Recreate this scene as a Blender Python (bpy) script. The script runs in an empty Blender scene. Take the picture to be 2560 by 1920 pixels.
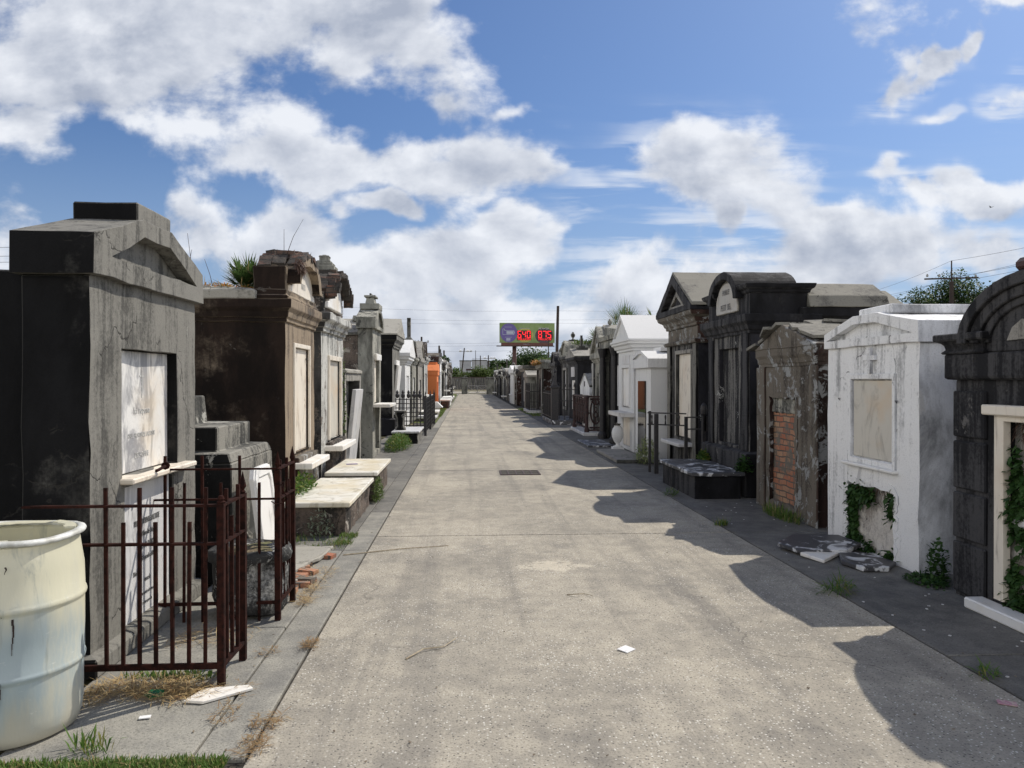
import bpy, bmesh, math, random
from mathutils import Vector, noise, Matrix
R = math.radians
rnd = random.Random(7)
S = bpy.context.scene
COL = S.collection
# ---------------------------------------------------------------- measuring
F = 1923.; TH = R(3.33); CT, ST = math.cos(TH), math.sin(TH); EYE = 1.6
def pl(X, u, v=950):
    """(Y, Z) of a point seen at u, v that lies on the facade plane x = X"""
    t = (u-1280)/F; Y = X*(CT-t*ST)/(ST+t*CT); d = X*ST+Y*CT
    return Y, EYE+(950-v)/F*d
def py(Y, u, v=950):
    t = (u-1280)/F; X = Y*(ST+t*CT)/(CT-t*ST); d = X*ST+Y*CT
    return X, EYE+(950-v)/F*d
def gr(u, v, z=0.):
    d = (EYE-z)*F/(v-950); xc = (u-1280)/F*d
    return xc*CT+d*ST, d*CT-xc*ST
# ---------------------------------------------------------------- objects
def tag(o, label=None, cat=None, group=None, kind=None):
    if label: o['label'] = label
    if cat: o['category'] = cat
    if group: o['group'] = group
    if kind: o['kind'] = kind
    return o
def empty(name, loc, rz=0, label=None, cat=None, group=None):
    o = bpy.data.objects.new(name, None); o.empty_display_size = .1
    o.location = loc; o.rotation_euler = (0, 0, rz); COL.objects.link(o)
    return tag(o, label, cat, group)
LAST = [None]
class MB:
    def __init__(s): s.v = []; s.f = []
    def add(s, vs, fs):
        n = len(s.v); s.v += [tuple(p) for p in vs]; s.f += [tuple(i+n for i in f) for f in fs]; return s
    def box(s, x0, x1, y0, y1, z0, z1):
        return s.loft(x0, x1, y0, y1, [(z0, 0), (z1, 0)])
    def loft(s, x0, x1, y0, y1, prof, back=True):
        """stack of rectangles grown by o at height z: plinths, cornices, stepped blocks"""
        vs = []; fs = []
        for z, o in prof:
            b = o if back else 0
            vs += [(x0-o, y0-o, z), (x1+o, y0-o, z), (x1+o, y1+b, z), (x0-o, y1+b, z)]
        fs.append((3, 2, 1, 0)); n = len(prof)
        for k in range(n-1):
            a = 4*k
            for i in range(4): fs.append((a+i, a+(i+1) % 4, a+4+(i+1) % 4, a+4+i))
        a = 4*(n-1); fs.append((a, a+1, a+2, a+3))
        return s.add(vs, fs)
    def obox(s, c, sx, sy, sz, rot=(0, 0, 0)):
        m = Matrix.Translation(Vector(c)) @ (Matrix.Rotation(rot[2], 4, 'Z') @ Matrix.Rotation(rot[1], 4, 'Y') @ Matrix.Rotation(rot[0], 4, 'X'))
        vs = [m @ Vector((a*sx/2, b*sy/2, c_*sz/2)) for c_ in (-1, 1) for a, b in ((-1, -1), (1, -1), (1, 1), (-1, 1))]
        return s.add(vs, [(3, 2, 1, 0), (4, 5, 6, 7), (0, 1, 5, 4), (1, 2, 6, 5), (2, 3, 7, 6), (3, 0, 4, 7)])
    def prism(s, pts, y0, y1):
        """outline in x,z carried from y0 to y1 (counter-clockwise seen from the front)"""
        n = len(pts)
        vs = [(x, y0, z) for x, z in pts]+[(x, y1, z) for x, z in pts]
        fs = [tuple(range(n)), tuple(range(2*n-1, n-1, -1))]+[(i, i+n, (i+1) % n+n, (i+1) % n) for i in range(n)]
        return s.add(vs, fs)
    def slab(s, pts, z0, z1):
        n = len(pts)
        vs = [(x, y, z0) for x, y in pts]+[(x, y, z1) for x, y in pts]
        fs = [tuple(range(n-1, -1, -1)), tuple(range(n, 2*n))]+[(i, (i+1) % n, (i+1) % n+n, i+n) for i in range(n)]
        return s.add(vs, fs)
    def ring(s, po, pi, y0, y1, closed=True):
        """band between two outlines with the same count of points"""
        n = len(po)
        vs = [(x, y0, z) for x, z in po]+[(x, y0, z) for x, z in pi]+[(x, y1, z) for x, z in po]+[(x, y1, z) for x, z in pi]
        fs = []
        if not closed: fs += [(0, n, 3*n, 2*n), (n-1, 3*n-1, 4*n-1, 2*n-1)]
        for i in range(n if closed else n-1):
            j = (i+1) % n
            fs += [(i, j, n+j, n+i), (i, 2*n+i, 2*n+j, j), (n+i, n+j, 3*n+j, 3*n+i)]
        return s.add(vs, fs)
    def wall(s, x0, x1, y0, y1, z0, z1, holes=()):
        """block with real recesses in its front: holes = (xa, xb, za, zb, depth)"""
        xs = sorted(set([x0, x1]+[h[0] for h in holes]+[h[1] for h in holes]))
        zs = sorted(set([z0, z1]+[h[2] for h in holes]+[h[3] for h in holes]))
        q = lambda a, b, c, d: s.add([a, b, c, d], [(0, 1, 2, 3)])
        for i in range(len(xs)-1):
            for k in range(len(zs)-1):
                xm, zm = (xs[i]+xs[i+1])/2, (zs[k]+zs[k+1])/2; y = y0
                for h in holes:
                    if h[0] < xm < h[1] and h[2] < zm < h[3]: y = y0+h[4]
                q((xs[i], y, zs[k]), (xs[i+1], y, zs[k]), (xs[i+1], y, zs[k+1]), (xs[i], y, zs[k+1]))
        for xa, xb, za, zb, d in holes:
            yb = y0+d
            q((xa, y0, za), (xa, yb, za), (xa, yb, zb), (xa, y0, zb)); q((xb, yb, za), (xb, y0, za), (xb, y0, zb), (xb, yb, zb))
            q((xa, y0, zb), (xa, yb, zb), (xb, yb, zb), (xb, y0, zb)); q((xa, yb, za), (xa, y0, za), (xb, y0, za), (xb, yb, za))
        q((x0, y1, z0), (x0, y0, z0), (x0, y0, z1), (x0, y1, z1)); q((x1, y0, z0), (x1, y1, z0), (x1, y1, z1), (x1, y0, z1))
        q((x0, y0, z1), (x1, y0, z1), (x1, y1, z1), (x0, y1, z1)); q((x1, y1, z0), (x0, y1, z0), (x0, y1, z1), (x1, y1, z1))
        return s
    def lathe(s, prof, c=(0, 0, 0), n=20):
        vs = []; fs = []
        for r, z in prof:
            vs += [(c[0]+r*math.cos(2*math.pi*i/n), c[1]+r*math.sin(2*math.pi*i/n), c[2]+z) for i in range(n)]
        for k in range(len(prof)-1):
            for i in range(n):
                j = (i+1) % n; fs.append((k*n+i, k*n+j, k*n+n+j, k*n+n+i))
        fs += [tuple(range(n-1, -1, -1)), tuple(range((len(prof)-1)*n, len(prof)*n))]
        return s.add(vs, fs)
    def tube(s, pts, r, n=6, r2=None):
        pts = [Vector(p) for p in pts]; vs = []; m = len(pts)
        for k, p in enumerate(pts):
            d = (pts[min(k+1, m-1)]-pts[max(k-1, 0)]).normalized()
            a = d.cross(Vector((0, 0, 1)) if abs(d.z) < .9 else Vector((1, 0, 0))).normalized(); b = d.cross(a)
            rr = r if r2 is None else r+(r2-r)*k/(m-1)
            vs += [p+a*rr*math.cos(2*math.pi*i/n)+b*rr*math.sin(2*math.pi*i/n) for i in range(n)]
        fs = [(k*n+i, k*n+n+i, k*n+n+(i+1) % n, k*n+(i+1) % n) for k in range(m-1) for i in range(n)]
        fs += [tuple(range(n)), tuple(range(m*n-1, m*n-n-1, -1))]
        return s.add(vs, fs)
    def leaf(s, p, d, l, w, bend=0.):
        """one leaf or blade: a folded strip of two quads"""
        d = Vector(d).normalized(); a = d.cross(Vector((0, 0, 1)))
        if a.length < .05: a = Vector((1, 0, 0))
        a.normalize(); p = Vector(p); m = p+d*l*.5; e = p+d*l-Vector((0, 0, bend*l))
        return s.add([p-a*w*.25, p+a*w*.25, m+a*w*.5, m-a*w*.5, e], [(0, 1, 2, 3), (3, 2, 4)])
    def build(s, name, mat, parent=None, bev=0, rough=None, smooth=False, loc=None, rz=0):
        me = bpy.data.meshes.new(name)
        bm = bmesh.new(); vv = [bm.verts.new(p) for p in s.v]
        for f in s.f:
            try: bm.faces.new([vv[i] for i in f])
            except ValueError: pass
        if bev or rough:
            bmesh.ops.remove_doubles(bm, verts=bm.verts, dist=1e-5)
            bmesh.ops.recalc_face_normals(bm, faces=bm.faces)
        if bev:
            es = [e for e in bm.edges if len(e.link_faces) == 2 and e.calc_face_angle(0) > .5 and e.calc_length() > bev*3]
            bmesh.ops.bevel(bm, geom=es, offset=bev, segments=1, affect='EDGES', clamp_overlap=True)
        if rough:
            L, A = rough[:2]; fr = rough[2] if len(rough) > 2 else 1.1/L
            for _ in range(4):
                es = [e for e in bm.edges if e.calc_length() > L*1.5]
                if not es: break
                bmesh.ops.subdivide_edges(bm, edges=es, cuts=1, use_grid_fill=True)
            off = Vector(loc) if loc else (parent.location if parent else Vector())
            for v in bm.verts:
                v.co += noise.noise_vector((v.co+off*1.7)*fr)*A
        bm.normal_update(); bm.to_mesh(me); bm.free()
        if smooth:
            for p in me.polygons: p.use_smooth = True
        me.materials.append(mat)
        o = bpy.data.objects.new(name, me); COL.objects.link(o)
        if parent: o.parent = parent
        if name in ('tablet', 'lower_tablet', 'lunette', 'face', 'apron'): LAST[0] = o
        if loc: o.location = loc
        o.rotation_euler.z = rz
        return o
def copy_thing(o, parent=None):
    c = o.copy(); COL.objects.link(c); c.parent = parent
    for ch in o.children: copy_thing(ch, c)
    return c
def text_mesh(txt, size, depth=.0015, align='CENTER', sx=1.):
    """lettering as a mesh in x,z (front towards -y)"""
    cu = bpy.data.curves.new('lettering', 'FONT'); cu.body = txt; cu.size = size; cu.extrude = depth; cu.align_x = align; cu.resolution_u = 3
    ob = bpy.data.objects.new('lettering', cu); COL.objects.link(ob)
    dg = bpy.context.evaluated_depsgraph_get(); me = bpy.data.meshes.new_from_object(ob.evaluated_get(dg))
    vs = [(v.co.x*sx, -v.co.z, v.co.y) for v in me.vertices]; fs = [tuple(p.vertices) for p in me.polygons]
    bpy.data.objects.remove(ob); bpy.data.meshes.remove(me)
    return vs, fs
def letters(rows, mat, parent, y, name='inscription', sx=1.):
    if LAST[0] and LAST[0].parent == parent: parent = LAST[0]
    for txt, size, x, z in rows:
        vs, fs = text_mesh(txt, size, sx=sx); MB().add([(a+x, b+y, c+z) for a, b, c in vs], fs).build(name, mat, parent)
# ---------------------------------------------------------------- materials
def nodes(name):
    m = bpy.data.materials.new(name); m.use_nodes = True; nt = m.node_tree
    for n in list(nt.nodes): nt.nodes.remove(n)
    out = nt.nodes.new('ShaderNodeOutputMaterial'); b = nt.nodes.new('ShaderNodeBsdfPrincipled')
    nt.links.new(b.outputs[0], out.inputs[0])
    return m, nt, b
def N(nt, typ, **kw):
    n = nt.nodes.new(typ)
    for k, v in kw.items():
        if k in n.inputs and not hasattr(n, k): n.inputs[k].default_value = v
        else: setattr(n, k, v)
    return n
def sock(nt, inp, val):
    if isinstance(val, bpy.types.NodeSocket): nt.links.new(val, inp)
    else: inp.default_value = val
def Mth(nt, op, a, b=0., c=None, clamp=False):
    n = nt.nodes.new('ShaderNodeMath'); n.operation = op; n.use_clamp = clamp
    sock(nt, n.inputs[0], a); sock(nt, n.inputs[1], b)
    if c is not None: sock(nt, n.inputs[2], c)
    return n.outputs[0]
def Mix(nt, f, a, b, bt='MIX'):
    n = nt.nodes.new('ShaderNodeMix'); n.data_type = 'RGBA'; n.blend_type = bt
    sock(nt, n.inputs[0], f)
    for i, v in ((6, a), (7, b)):
        if isinstance(v, (tuple, list)): v = (*v[:3], 1)
        sock(nt, n.inputs[i], v)
    return n.outputs[2]
def Ss(nt, x, a, b):
    n = nt.nodes.new('ShaderNodeMapRange'); n.interpolation_type = 'SMOOTHSTEP'
    sock(nt, n.inputs[0], x); n.inputs[1].default_value = a; n.inputs[2].default_value = b
    return n.outputs[0]
def Vm(nt, v, sc, off=(0, 0, 0)):
    n = nt.nodes.new('ShaderNodeMapping'); nt.links.new(v, n.inputs[0]); n.inputs[3].default_value = sc; n.inputs[1].default_value = off
    return n.outputs[0]
def Nz(nt, v, scale, detail=4, rough=.55, dist=0.):
    n = nt.nodes.new('ShaderNodeTexNoise'); nt.links.new(v, n.inputs['Vector'])
    n.inputs['Scale'].default_value = scale; n.inputs['Detail'].default_value = detail; n.inputs['Roughness'].default_value = rough; n.inputs['Distortion'].default_value = dist
    return n.outputs[0]
def g3(v, k=1.): return (v*k, v*k, v*k)
def plaster(name, A, B, amt=.5, streak=.5, patch=None, pamt=.5, crack=.5, side=None, rough=.9, bump=.35, seed=0., top=None, fine=.25, psc=3.):
    """weathered render / stone: A clean colour, B stain, patch = fallen or limed areas, side = separate colour on faces towards -y, top = growth on ledges"""
    m, nt, b = nodes(name)
    geo = N(nt, 'ShaderNodeNewGeometry'); P = Vm(nt, geo.outputs['Position'], (1, 1, 1), (seed*3.1, seed*1.7, seed*.9))
    big = Nz(nt, P, 1.1, 9, .68); st = Nz(nt, Vm(nt, P, (8, 8, .55)), 1., 7, .7); fn = Nz(nt, P, 38, 5, .7)
    f = Mth(nt, 'ADD', Mth(nt, 'MULTIPLY', big, 1-streak), Mth(nt, 'MULTIPLY', st, streak))
    f = Mth(nt, 'ADD', f, Mth(nt, 'MULTIPLY', Mth(nt, 'SUBTRACT', fn, .5), fine))
    c = Mix(nt, Ss(nt, f, .62-.3*amt, .82-.42*amt), A, B)
    if side:  # faces turned towards -y take the side colour
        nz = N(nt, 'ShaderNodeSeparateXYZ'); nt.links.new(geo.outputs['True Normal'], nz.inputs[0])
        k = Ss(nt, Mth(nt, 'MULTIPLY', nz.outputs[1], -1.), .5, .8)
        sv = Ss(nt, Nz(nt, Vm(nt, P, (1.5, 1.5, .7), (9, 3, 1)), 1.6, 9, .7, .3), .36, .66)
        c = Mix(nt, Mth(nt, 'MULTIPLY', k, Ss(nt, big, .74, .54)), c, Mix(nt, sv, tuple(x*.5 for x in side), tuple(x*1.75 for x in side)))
    h = fn
    if patch:
        w = Nz(nt, P, psc, 12, .72, .6); pk = Ss(nt, w, .66-.22*pamt, .69-.22*pamt); c = Mix(nt, pk, c, patch)
        h = Mth(nt, 'ADD', h, Mth(nt, 'MULTIPLY', pk, .8))
    if crack:
        vo = nt.nodes.new('ShaderNodeTexVoronoi'); vo.feature = 'DISTANCE_TO_EDGE'; vo.inputs['Scale'].default_value = 1.3
        dv = nt.nodes.new('ShaderNodeTexNoise'); dv.inputs['Scale'].default_value = 2.5; dv.inputs['Detail'].default_value = 6; nt.links.new(P, dv.inputs['Vector'])
        ad = nt.nodes.new('ShaderNodeVectorMath'); ad.operation = 'MULTIPLY_ADD'; nt.links.new(dv.outputs[1], ad.inputs[0]); ad.inputs[1].default_value = (.7, .7, .7); nt.links.new(P, ad.inputs[2])
        nt.links.new(ad.outputs[0], vo.inputs['Vector'])
        ck = Mth(nt, 'MULTIPLY', Ss(nt, vo.outputs[0], .010, .003), Ss(nt, big, .62-.2*crack, .66-.2*crack))
        c = Mix(nt, Mth(nt, 'MULTIPLY', ck, .8), c, (.03, .028, .025)); h = Mth(nt, 'SUBTRACT', h, Mth(nt, 'MULTIPLY', ck, 2.))
    if top:
        nz2 = N(nt, 'ShaderNodeSeparateXYZ'); nt.links.new(geo.outputs['True Normal'], nz2.inputs[0])
        c = Mix(nt, Mth(nt, 'MULTIPLY', Ss(nt, nz2.outputs[2], .3, .6), Ss(nt, fn, .35, .6)), c, top)
    c = Mix(nt, Mth(nt, 'MULTIPLY', Ss(nt, Nz(nt, P, 120, 2), .55, .7), .5), c, (.5, .5, .5), 'MULTIPLY')
    nt.links.new(c, b.inputs['Base Color']); b.inputs['Roughness'].default_value = rough; b.inputs['Specular IOR Level'].default_value = .25
    bp = N(nt, 'ShaderNodeBump'); bp.inputs['Strength'].default_value = bump; bp.inputs['Distance'].default_value = .012; nt.links.new(h, bp.inputs['Height']); nt.links.new(bp.outputs[0], b.inputs['Normal'])
    return m
def brick(name, c1, c2, mortar, grime=(.05, .045, .04), gam=.4, sc=1.):
    m, nt, b = nodes(name)
    geo = N(nt, 'ShaderNodeNewGeometry'); P = geo.outputs['Position']
    sp = N(nt, 'ShaderNodeSeparateXYZ'); nt.links.new(P, sp.inputs[0])
    cb = N(nt, 'ShaderNodeCombineXYZ'); nt.links.new(Mth(nt, 'ADD', sp.outputs[0], sp.outputs[1]), cb.inputs[0])
    nt.links.new(Mth(nt, 'ADD', sp.outputs[2], Mth(nt, 'MULTIPLY', Nz(nt, P, 2.5, 2), .05)), cb.inputs[1])
    br = nt.nodes.new('ShaderNodeTexBrick'); nt.links.new(cb.outputs[0], br.inputs['Vector'])
    br.inputs['Scale'].default_value = 1/sc; br.inputs['Brick Width'].default_value = .2; br.inputs['Row Height'].default_value = .07; br.inputs['Mortar Size'].default_value = .008; br.inputs['Bias'].default_value = 0
    br.inputs['Color1'].default_value = (*c1, 1); br.inputs['Color2'].default_value = (*c2, 1); br.inputs['Mortar'].default_value = (*mortar, 1)
    k = Ss(nt, Nz(nt, P, 4, 9, .7), .62-.25*gam, .75-.25*gam); c = Mix(nt, k, br.outputs[0], grime)
    c = Mix(nt, Mth(nt, 'MULTIPLY', Nz(nt, P, 60, 4), .5), c, (.3, .27, .23), 'MULTIPLY')
    nt.links.new(c, b.inputs['Base Color']); b.inputs['Roughness'].default_value = .92
    bp = N(nt, 'ShaderNodeBump'); bp.inputs['Strength'].default_value = .7; bp.inputs['Distance'].default_value = .015
    nt.links.new(Mth(nt, 'ADD', Mth(nt, 'MULTIPLY', br.outputs[1], -1.), Mth(nt, 'MULTIPLY', Nz(nt, P, 30, 5), .8)), bp.inputs['Height']); nt.links.new(bp.outputs[0], b.inputs['Normal'])
    return m
def marble(name, A=(.80, .79, .76), B=(.42, .42, .42), Yl=(.62, .52, .36), yel=.5, dirt=.4, rough=.45, black=0.):
    m, nt, b = nodes(name)
    geo = N(nt, 'ShaderNodeNewGeometry'); P = geo.outputs['Position']
    v = Nz(nt, Vm(nt, P, (5, 5, 1.6)), 1., 9, .72, 1.2); f = Nz(nt, P, 1.6, 6, .6)
    c = Mix(nt, Ss(nt, v, .62-.2*dirt, .8-.2*dirt), A, B)
    c = Mix(nt, Mth(nt, 'MULTIPLY', Ss(nt, f, .45, .72), yel), c, Yl)
    if black: c = Mix(nt, Ss(nt, Nz(nt, P, 4.5, 8, .65, .8), .60-.25*black, .66-.25*black), c, (.06, .06, .065))
    nt.links.new(c, b.inputs['Base Color']); b.inputs['Roughness'].default_value = rough
    bp = N(nt, 'ShaderNodeBump'); bp.inputs['Strength'].default_value = .12; bp.inputs['Distance'].default_value = .01; nt.links.new(Nz(nt, P, 40, 5), bp.inputs['Height']); nt.links.new(bp.outputs[0], b.inputs['Normal'])
    return m
def plain(name, A, B=None, scale=12, rough=.7, metal=0., emis=None, lo=.4, hi=.65, bump=.15, est=1., tr=0.):
    m, nt, b = nodes(name); b.inputs['Roughness'].default_value = rough; b.inputs['Metallic'].default_value = metal
    geo = N(nt, 'ShaderNodeNewGeometry'); P = geo.outputs['Position']
    n = Nz(nt, P, scale, 5, .6)
    nt.links.new(Mix(nt, Ss(nt, n, lo, hi), A, B or tuple(x*.7 for x in A)), b.inputs['Base Color'])
    if bump:
        bp = N(nt, 'ShaderNodeBump'); bp.inputs['Strength'].default_value = bump; bp.inputs['Distance'].default_value = .01; nt.links.new(n, bp.inputs['Height']); nt.links.new(bp.outputs[0], b.inputs['Normal'])
    if emis: b.inputs['Emission Color'].default_value = (*emis, 1); b.inputs['Emission Strength'].default_value = est
    if tr: b.inputs['Transmission Weight'].default_value = tr
    return m
def leafmat(name, A, B, C=None):
    """foliage: each leaf its own shade"""
    m, nt, b = nodes(name)
    geo = N(nt, 'ShaderNodeNewGeometry'); r = geo.outputs['Random Per Island']
    c = Mix(nt, r, A, B)
    if C: c = Mix(nt, Ss(nt, r, .8, .85), c, C)
    nt.links.new(c, b.inputs['Base Color']); b.inputs['Roughness'].default_value = .6; b.inputs['Specular IOR Level'].default_value = .3
    tr = nt.nodes.new('ShaderNodeBsdfTranslucent'); nt.links.new(c, tr.inputs[0]); mx = nt.nodes.new('ShaderNodeMixShader'); mx.inputs[0].default_value = .3
    nt.links.new(b.outputs[0], mx.inputs[1]); nt.links.new(tr.outputs[0], mx.inputs[2])
    out = [n for n in nt.nodes if n.type == 'OUTPUT_MATERIAL'][0]; nt.links.new(mx.outputs[0], out.inputs[0])
    return m
M = {}
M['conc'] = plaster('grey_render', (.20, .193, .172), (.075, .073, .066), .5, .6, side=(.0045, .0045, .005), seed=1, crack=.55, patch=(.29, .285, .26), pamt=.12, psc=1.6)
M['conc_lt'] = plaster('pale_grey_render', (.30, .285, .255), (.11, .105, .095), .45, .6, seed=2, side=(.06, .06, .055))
M['conc_top'] = plaster('weathered_slab', (.34, .325, .285), (.12, .115, .10), .4, .2, seed=3, crack=.8)
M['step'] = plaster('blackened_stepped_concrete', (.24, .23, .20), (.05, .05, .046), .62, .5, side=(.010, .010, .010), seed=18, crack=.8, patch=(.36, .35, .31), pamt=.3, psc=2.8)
M['roofc'] = plaster('weathered_roof_render', (.215, .205, .175), (.11, .105, .095), .45, .2, seed=17, crack=.6)
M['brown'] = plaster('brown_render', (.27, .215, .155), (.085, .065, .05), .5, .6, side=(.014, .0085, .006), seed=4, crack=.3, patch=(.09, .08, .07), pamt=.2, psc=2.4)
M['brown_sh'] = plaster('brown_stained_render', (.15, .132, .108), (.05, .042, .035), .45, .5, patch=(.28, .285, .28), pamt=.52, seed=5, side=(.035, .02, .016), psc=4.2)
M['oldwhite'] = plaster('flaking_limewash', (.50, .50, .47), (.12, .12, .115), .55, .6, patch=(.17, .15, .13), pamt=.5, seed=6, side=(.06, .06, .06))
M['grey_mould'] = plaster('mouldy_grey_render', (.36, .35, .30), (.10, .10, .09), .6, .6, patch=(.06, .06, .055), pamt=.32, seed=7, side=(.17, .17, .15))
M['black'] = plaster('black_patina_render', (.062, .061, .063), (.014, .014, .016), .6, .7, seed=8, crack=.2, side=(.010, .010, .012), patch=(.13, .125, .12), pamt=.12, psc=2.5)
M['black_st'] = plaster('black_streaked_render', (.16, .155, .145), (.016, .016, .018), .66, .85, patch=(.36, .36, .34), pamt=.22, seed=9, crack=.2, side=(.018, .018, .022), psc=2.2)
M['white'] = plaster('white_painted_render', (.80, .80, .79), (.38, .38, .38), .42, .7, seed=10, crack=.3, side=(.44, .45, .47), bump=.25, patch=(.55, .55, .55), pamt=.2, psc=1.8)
M['white_new'] = plaster('fresh_white_paint', (.68, .68, .67), (.46, .46, .46), .3, .6, seed=11, crack=0, bump=.08, fine=.1)
M['white_block'] = plaster('limewashed_masonry', (.66, .62, .56), (.30, .27, .24), .5, .2, patch=(.14, .12, .10), pamt=.42, seed=12, bump=.9, psc=5)
M['masonry'] = plaster('dark_masonry', (.15, .12, .10), (.03, .028, .026), .55, .3, patch=(.34, .31, .27), pamt=.45, seed=13, bump=1., psc=6)
M['stone_rough'] = plaster('mottled_stone', (.40, .40, .38), (.04, .04, .04), .8, .15, patch=(.5, .5, .48), pamt=.35, seed=14, bump=1., psc=9, crack=0)
M['orange'] = plaster('orange_painted_render', (.72, .23, .085), (.50, .15, .06), .35, .5, seed=15, crack=0, bump=.1)
M['brick'] = brick('orange_red_brick', (.44, .15, .08), (.46, .29, .18), (.12, .10, .085), grime=(.17, .155, .13), gam=.62)
M['brick_dk'] = brick('dark_old_brick', (.17, .085, .06), (.10, .075, .06), (.05, .045, .04), gam=.85)
M['mar'] = marble('white_marble')
M['mar_top'] = marble('yellowed_marble_slab', (.76, .74, .67), (.40, .37, .29), (.60, .50, .30), .75, .75)
M['mar_st'] = marble('grey_veined_marble', (.76, .75, .72), (.30, .30, .31), (.66, .54, .38), .6, .95)
M['mar_tan'] = marble('tan_stained_marble', (.58, .55, .48), (.34, .32, .28), (.60, .46, .31), .8, .6)
M['mar_gr'] = marble('grey_marble', (.62, .62, .62), (.34, .34, .35), yel=.15, dirt=.7)
M['mar_cream'] = marble('cream_marble', (.74, .68, .58), (.40, .35, .29), (.60, .47, .34), .5, .6)
M['mar_dk'] = marble('dull_cream_marble', (.40, .38, .34), (.2, .19, .17), (.34, .28, .2), .4, .6)
M['mar_bl'] = marble('black_spotted_marble', (.66, .67, .68), (.35, .35, .36), yel=.1, black=.75)
M['ink'] = plain('carved_letter_ink', (.10, .10, .10), (.2, .2, .2), 30)
M['ink_lt'] = plain('faint_carved_letters', (.40, .40, .39), (.66, .65, .62), 60)
M['rust'] = plain('rusted_iron', (.033, .0115, .0085), (.013, .006, .005), 25, .95, bump=.3); M['rust'].node_tree.nodes['Principled BSDF'].inputs['Specular IOR Level'].default_value = .12
M['iron'] = plain('black_iron', (.015, .015, .018), (.03, .026, .026), 25, .55)
M['iron_dk'] = plain('dark_rust_iron', (.05, .02, .018), (.02, .012, .012), 18, .65)
M['granite'] = plain('polished_dark_granite', (.03, .028, .027), (.04, .038, .036), 60, .03, bump=0)
# ================================================================ camera, sun, sky
cam = bpy.data.cameras.new('camera'); co = bpy.data.objects.new('camera', cam); COL.objects.link(co)
co.location = (0, 0, EYE); co.rotation_euler = (R(90-.298), 0, -TH)
cam.sensor_width = 36; cam.lens = F/2560*36; cam.clip_end = 3000; cam.clip_start = .05; S.camera = co
SUNV = Vector((.69, .585, 1.0)).normalized()
sl = bpy.data.lights.new('sun', 'SUN'); sl.energy = 4.0; sl.angle = R(.53); sl.color = (1, .93, .82)
so = bpy.data.objects.new('sun', sl); COL.objects.link(so); so.rotation_euler = SUNV.to_track_quat('Z', 'Y').to_euler()
S.view_settings.view_transform = 'Standard'; S.view_settings.look = 'None'; S.view_settings.exposure = .15; S.view_settings.gamma = 1
W = bpy.data.worlds.new('World'); S.world = W; W.use_nodes = True; nt = W.node_tree
bg = nt.nodes['Background']; bg.inputs[1].default_value = .122
sky = nt.nodes.new('ShaderNodeTexSky'); sky.sky_type = 'NISHITA'; sky.sun_disc = False
sky.sun_elevation = math.asin(SUNV.z); sky.sun_rotation = math.atan2(SUNV.x, SUNV.y); sky.air_density = 1.0; sky.dust_density = 1.2; sky.ozone_density = 2.5
tc = nt.nodes.new('ShaderNodeTexCoord')
rot = nt.nodes.new('ShaderNodeMapping'); rot.vector_type = 'TEXTURE'; rot.inputs[2].default_value = (0, 0, -TH); nt.links.new(tc.outputs['Generated'], rot.inputs[0])
sp = nt.nodes.new('ShaderNodeSeparateXYZ'); nt.links.new(rot.outputs[0], sp.inputs[0])
yy = Mth(nt, 'MAXIMUM', Mth(nt, 'ABSOLUTE', sp.outputs[1]), .12)
cb = nt.nodes.new('ShaderNodeCombineXYZ'); nt.links.new(Mth(nt, 'DIVIDE', sp.outputs[0], yy), cb.inputs[0]); nt.links.new(Mth(nt, 'DIVIDE', sp.outputs[2], yy), cb.inputs[1])
# cloud masses over the horizon: bearing, height, half sizes, tilt (deg), weight
CL = [(300, 110, 640, 230, 0, 1.2), (900, 70, 240, 170, -20, 1.2), (90, 320, 170, 110, 0, .75), (600, 240, 330, 140, 10, .85), (840, 395, 430, 125, 8, 1.05), (640, 300, 200, 100, 30, .75), (1250, 440, 240, 95, 8, .95),
      (60, 590, 230, 110, 0, .75), (480, 590, 130, 110, 0, .75), (560, 410, 110, 50, 30, .35), (790, 620, 190, 100, 10, .85), (950, 540, 85, 60, 0, 1.1), (1110, 660, 330, 130, 0, .95), (1290, 590, 130, 110, 0, 1.1), (1330, 490, 60, 110, 20, .6),
      (1130, 260, 90, 40, -10, .45), (1310, 285, 70, 30, 0, .4), (1120, 810, 420, 120, 0, .8), (1750, 400, 270, 150, 12, 1.0), (1620, 380, 150, 120, 0, .8), (1960, 490, 250, 110, 22, .6), (1820, 570, 90, 110, 20, .9), (1700, 720, 620, 170, 0, .75), (2060, 700, 240, 150, 0, .8),
      (2140, 590, 80, 70, 0, 1.25), (2190, 640, 110, 80, 0, 1.05), (2290, 165, 150, 42, -35, 1.1), (2215, 210, 60, 75, 0, 1.0), (2400, 95, 80, 45, -20, .9), (2350, 262, 80, 26, -15, .75), (2530, 225, 80, 55, 0, .85),
      (2265, 440, 55, 55, 0, .75), (2350, 470, 90, 40, 0, .7), (2470, 460, 110, 60, 0, .9), (2480, 620, 190, 90, 0, .85), (2560, 20, 120, 40, 0, .6), (1280, 880, 1700, 170, 0, .72), (900, 690, 460, 130, 0, .85), (1080, 250, 120, 90, 0, .55)]
gpt = bpy.data.node_groups.new('cloud_field', 'ShaderNodeTree')
gpt.interface.new_socket('P', in_out='INPUT', socket_type='NodeSocketVector'); gpt.interface.new_socket('D', in_out='OUTPUT', socket_type='NodeSocketFloat'); gpt.interface.new_socket('B', in_out='OUTPUT', socket_type='NodeSocketFloat')
gi = gpt.nodes.new('NodeGroupInput'); go = gpt.nodes.new('NodeGroupOutput')
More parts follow.
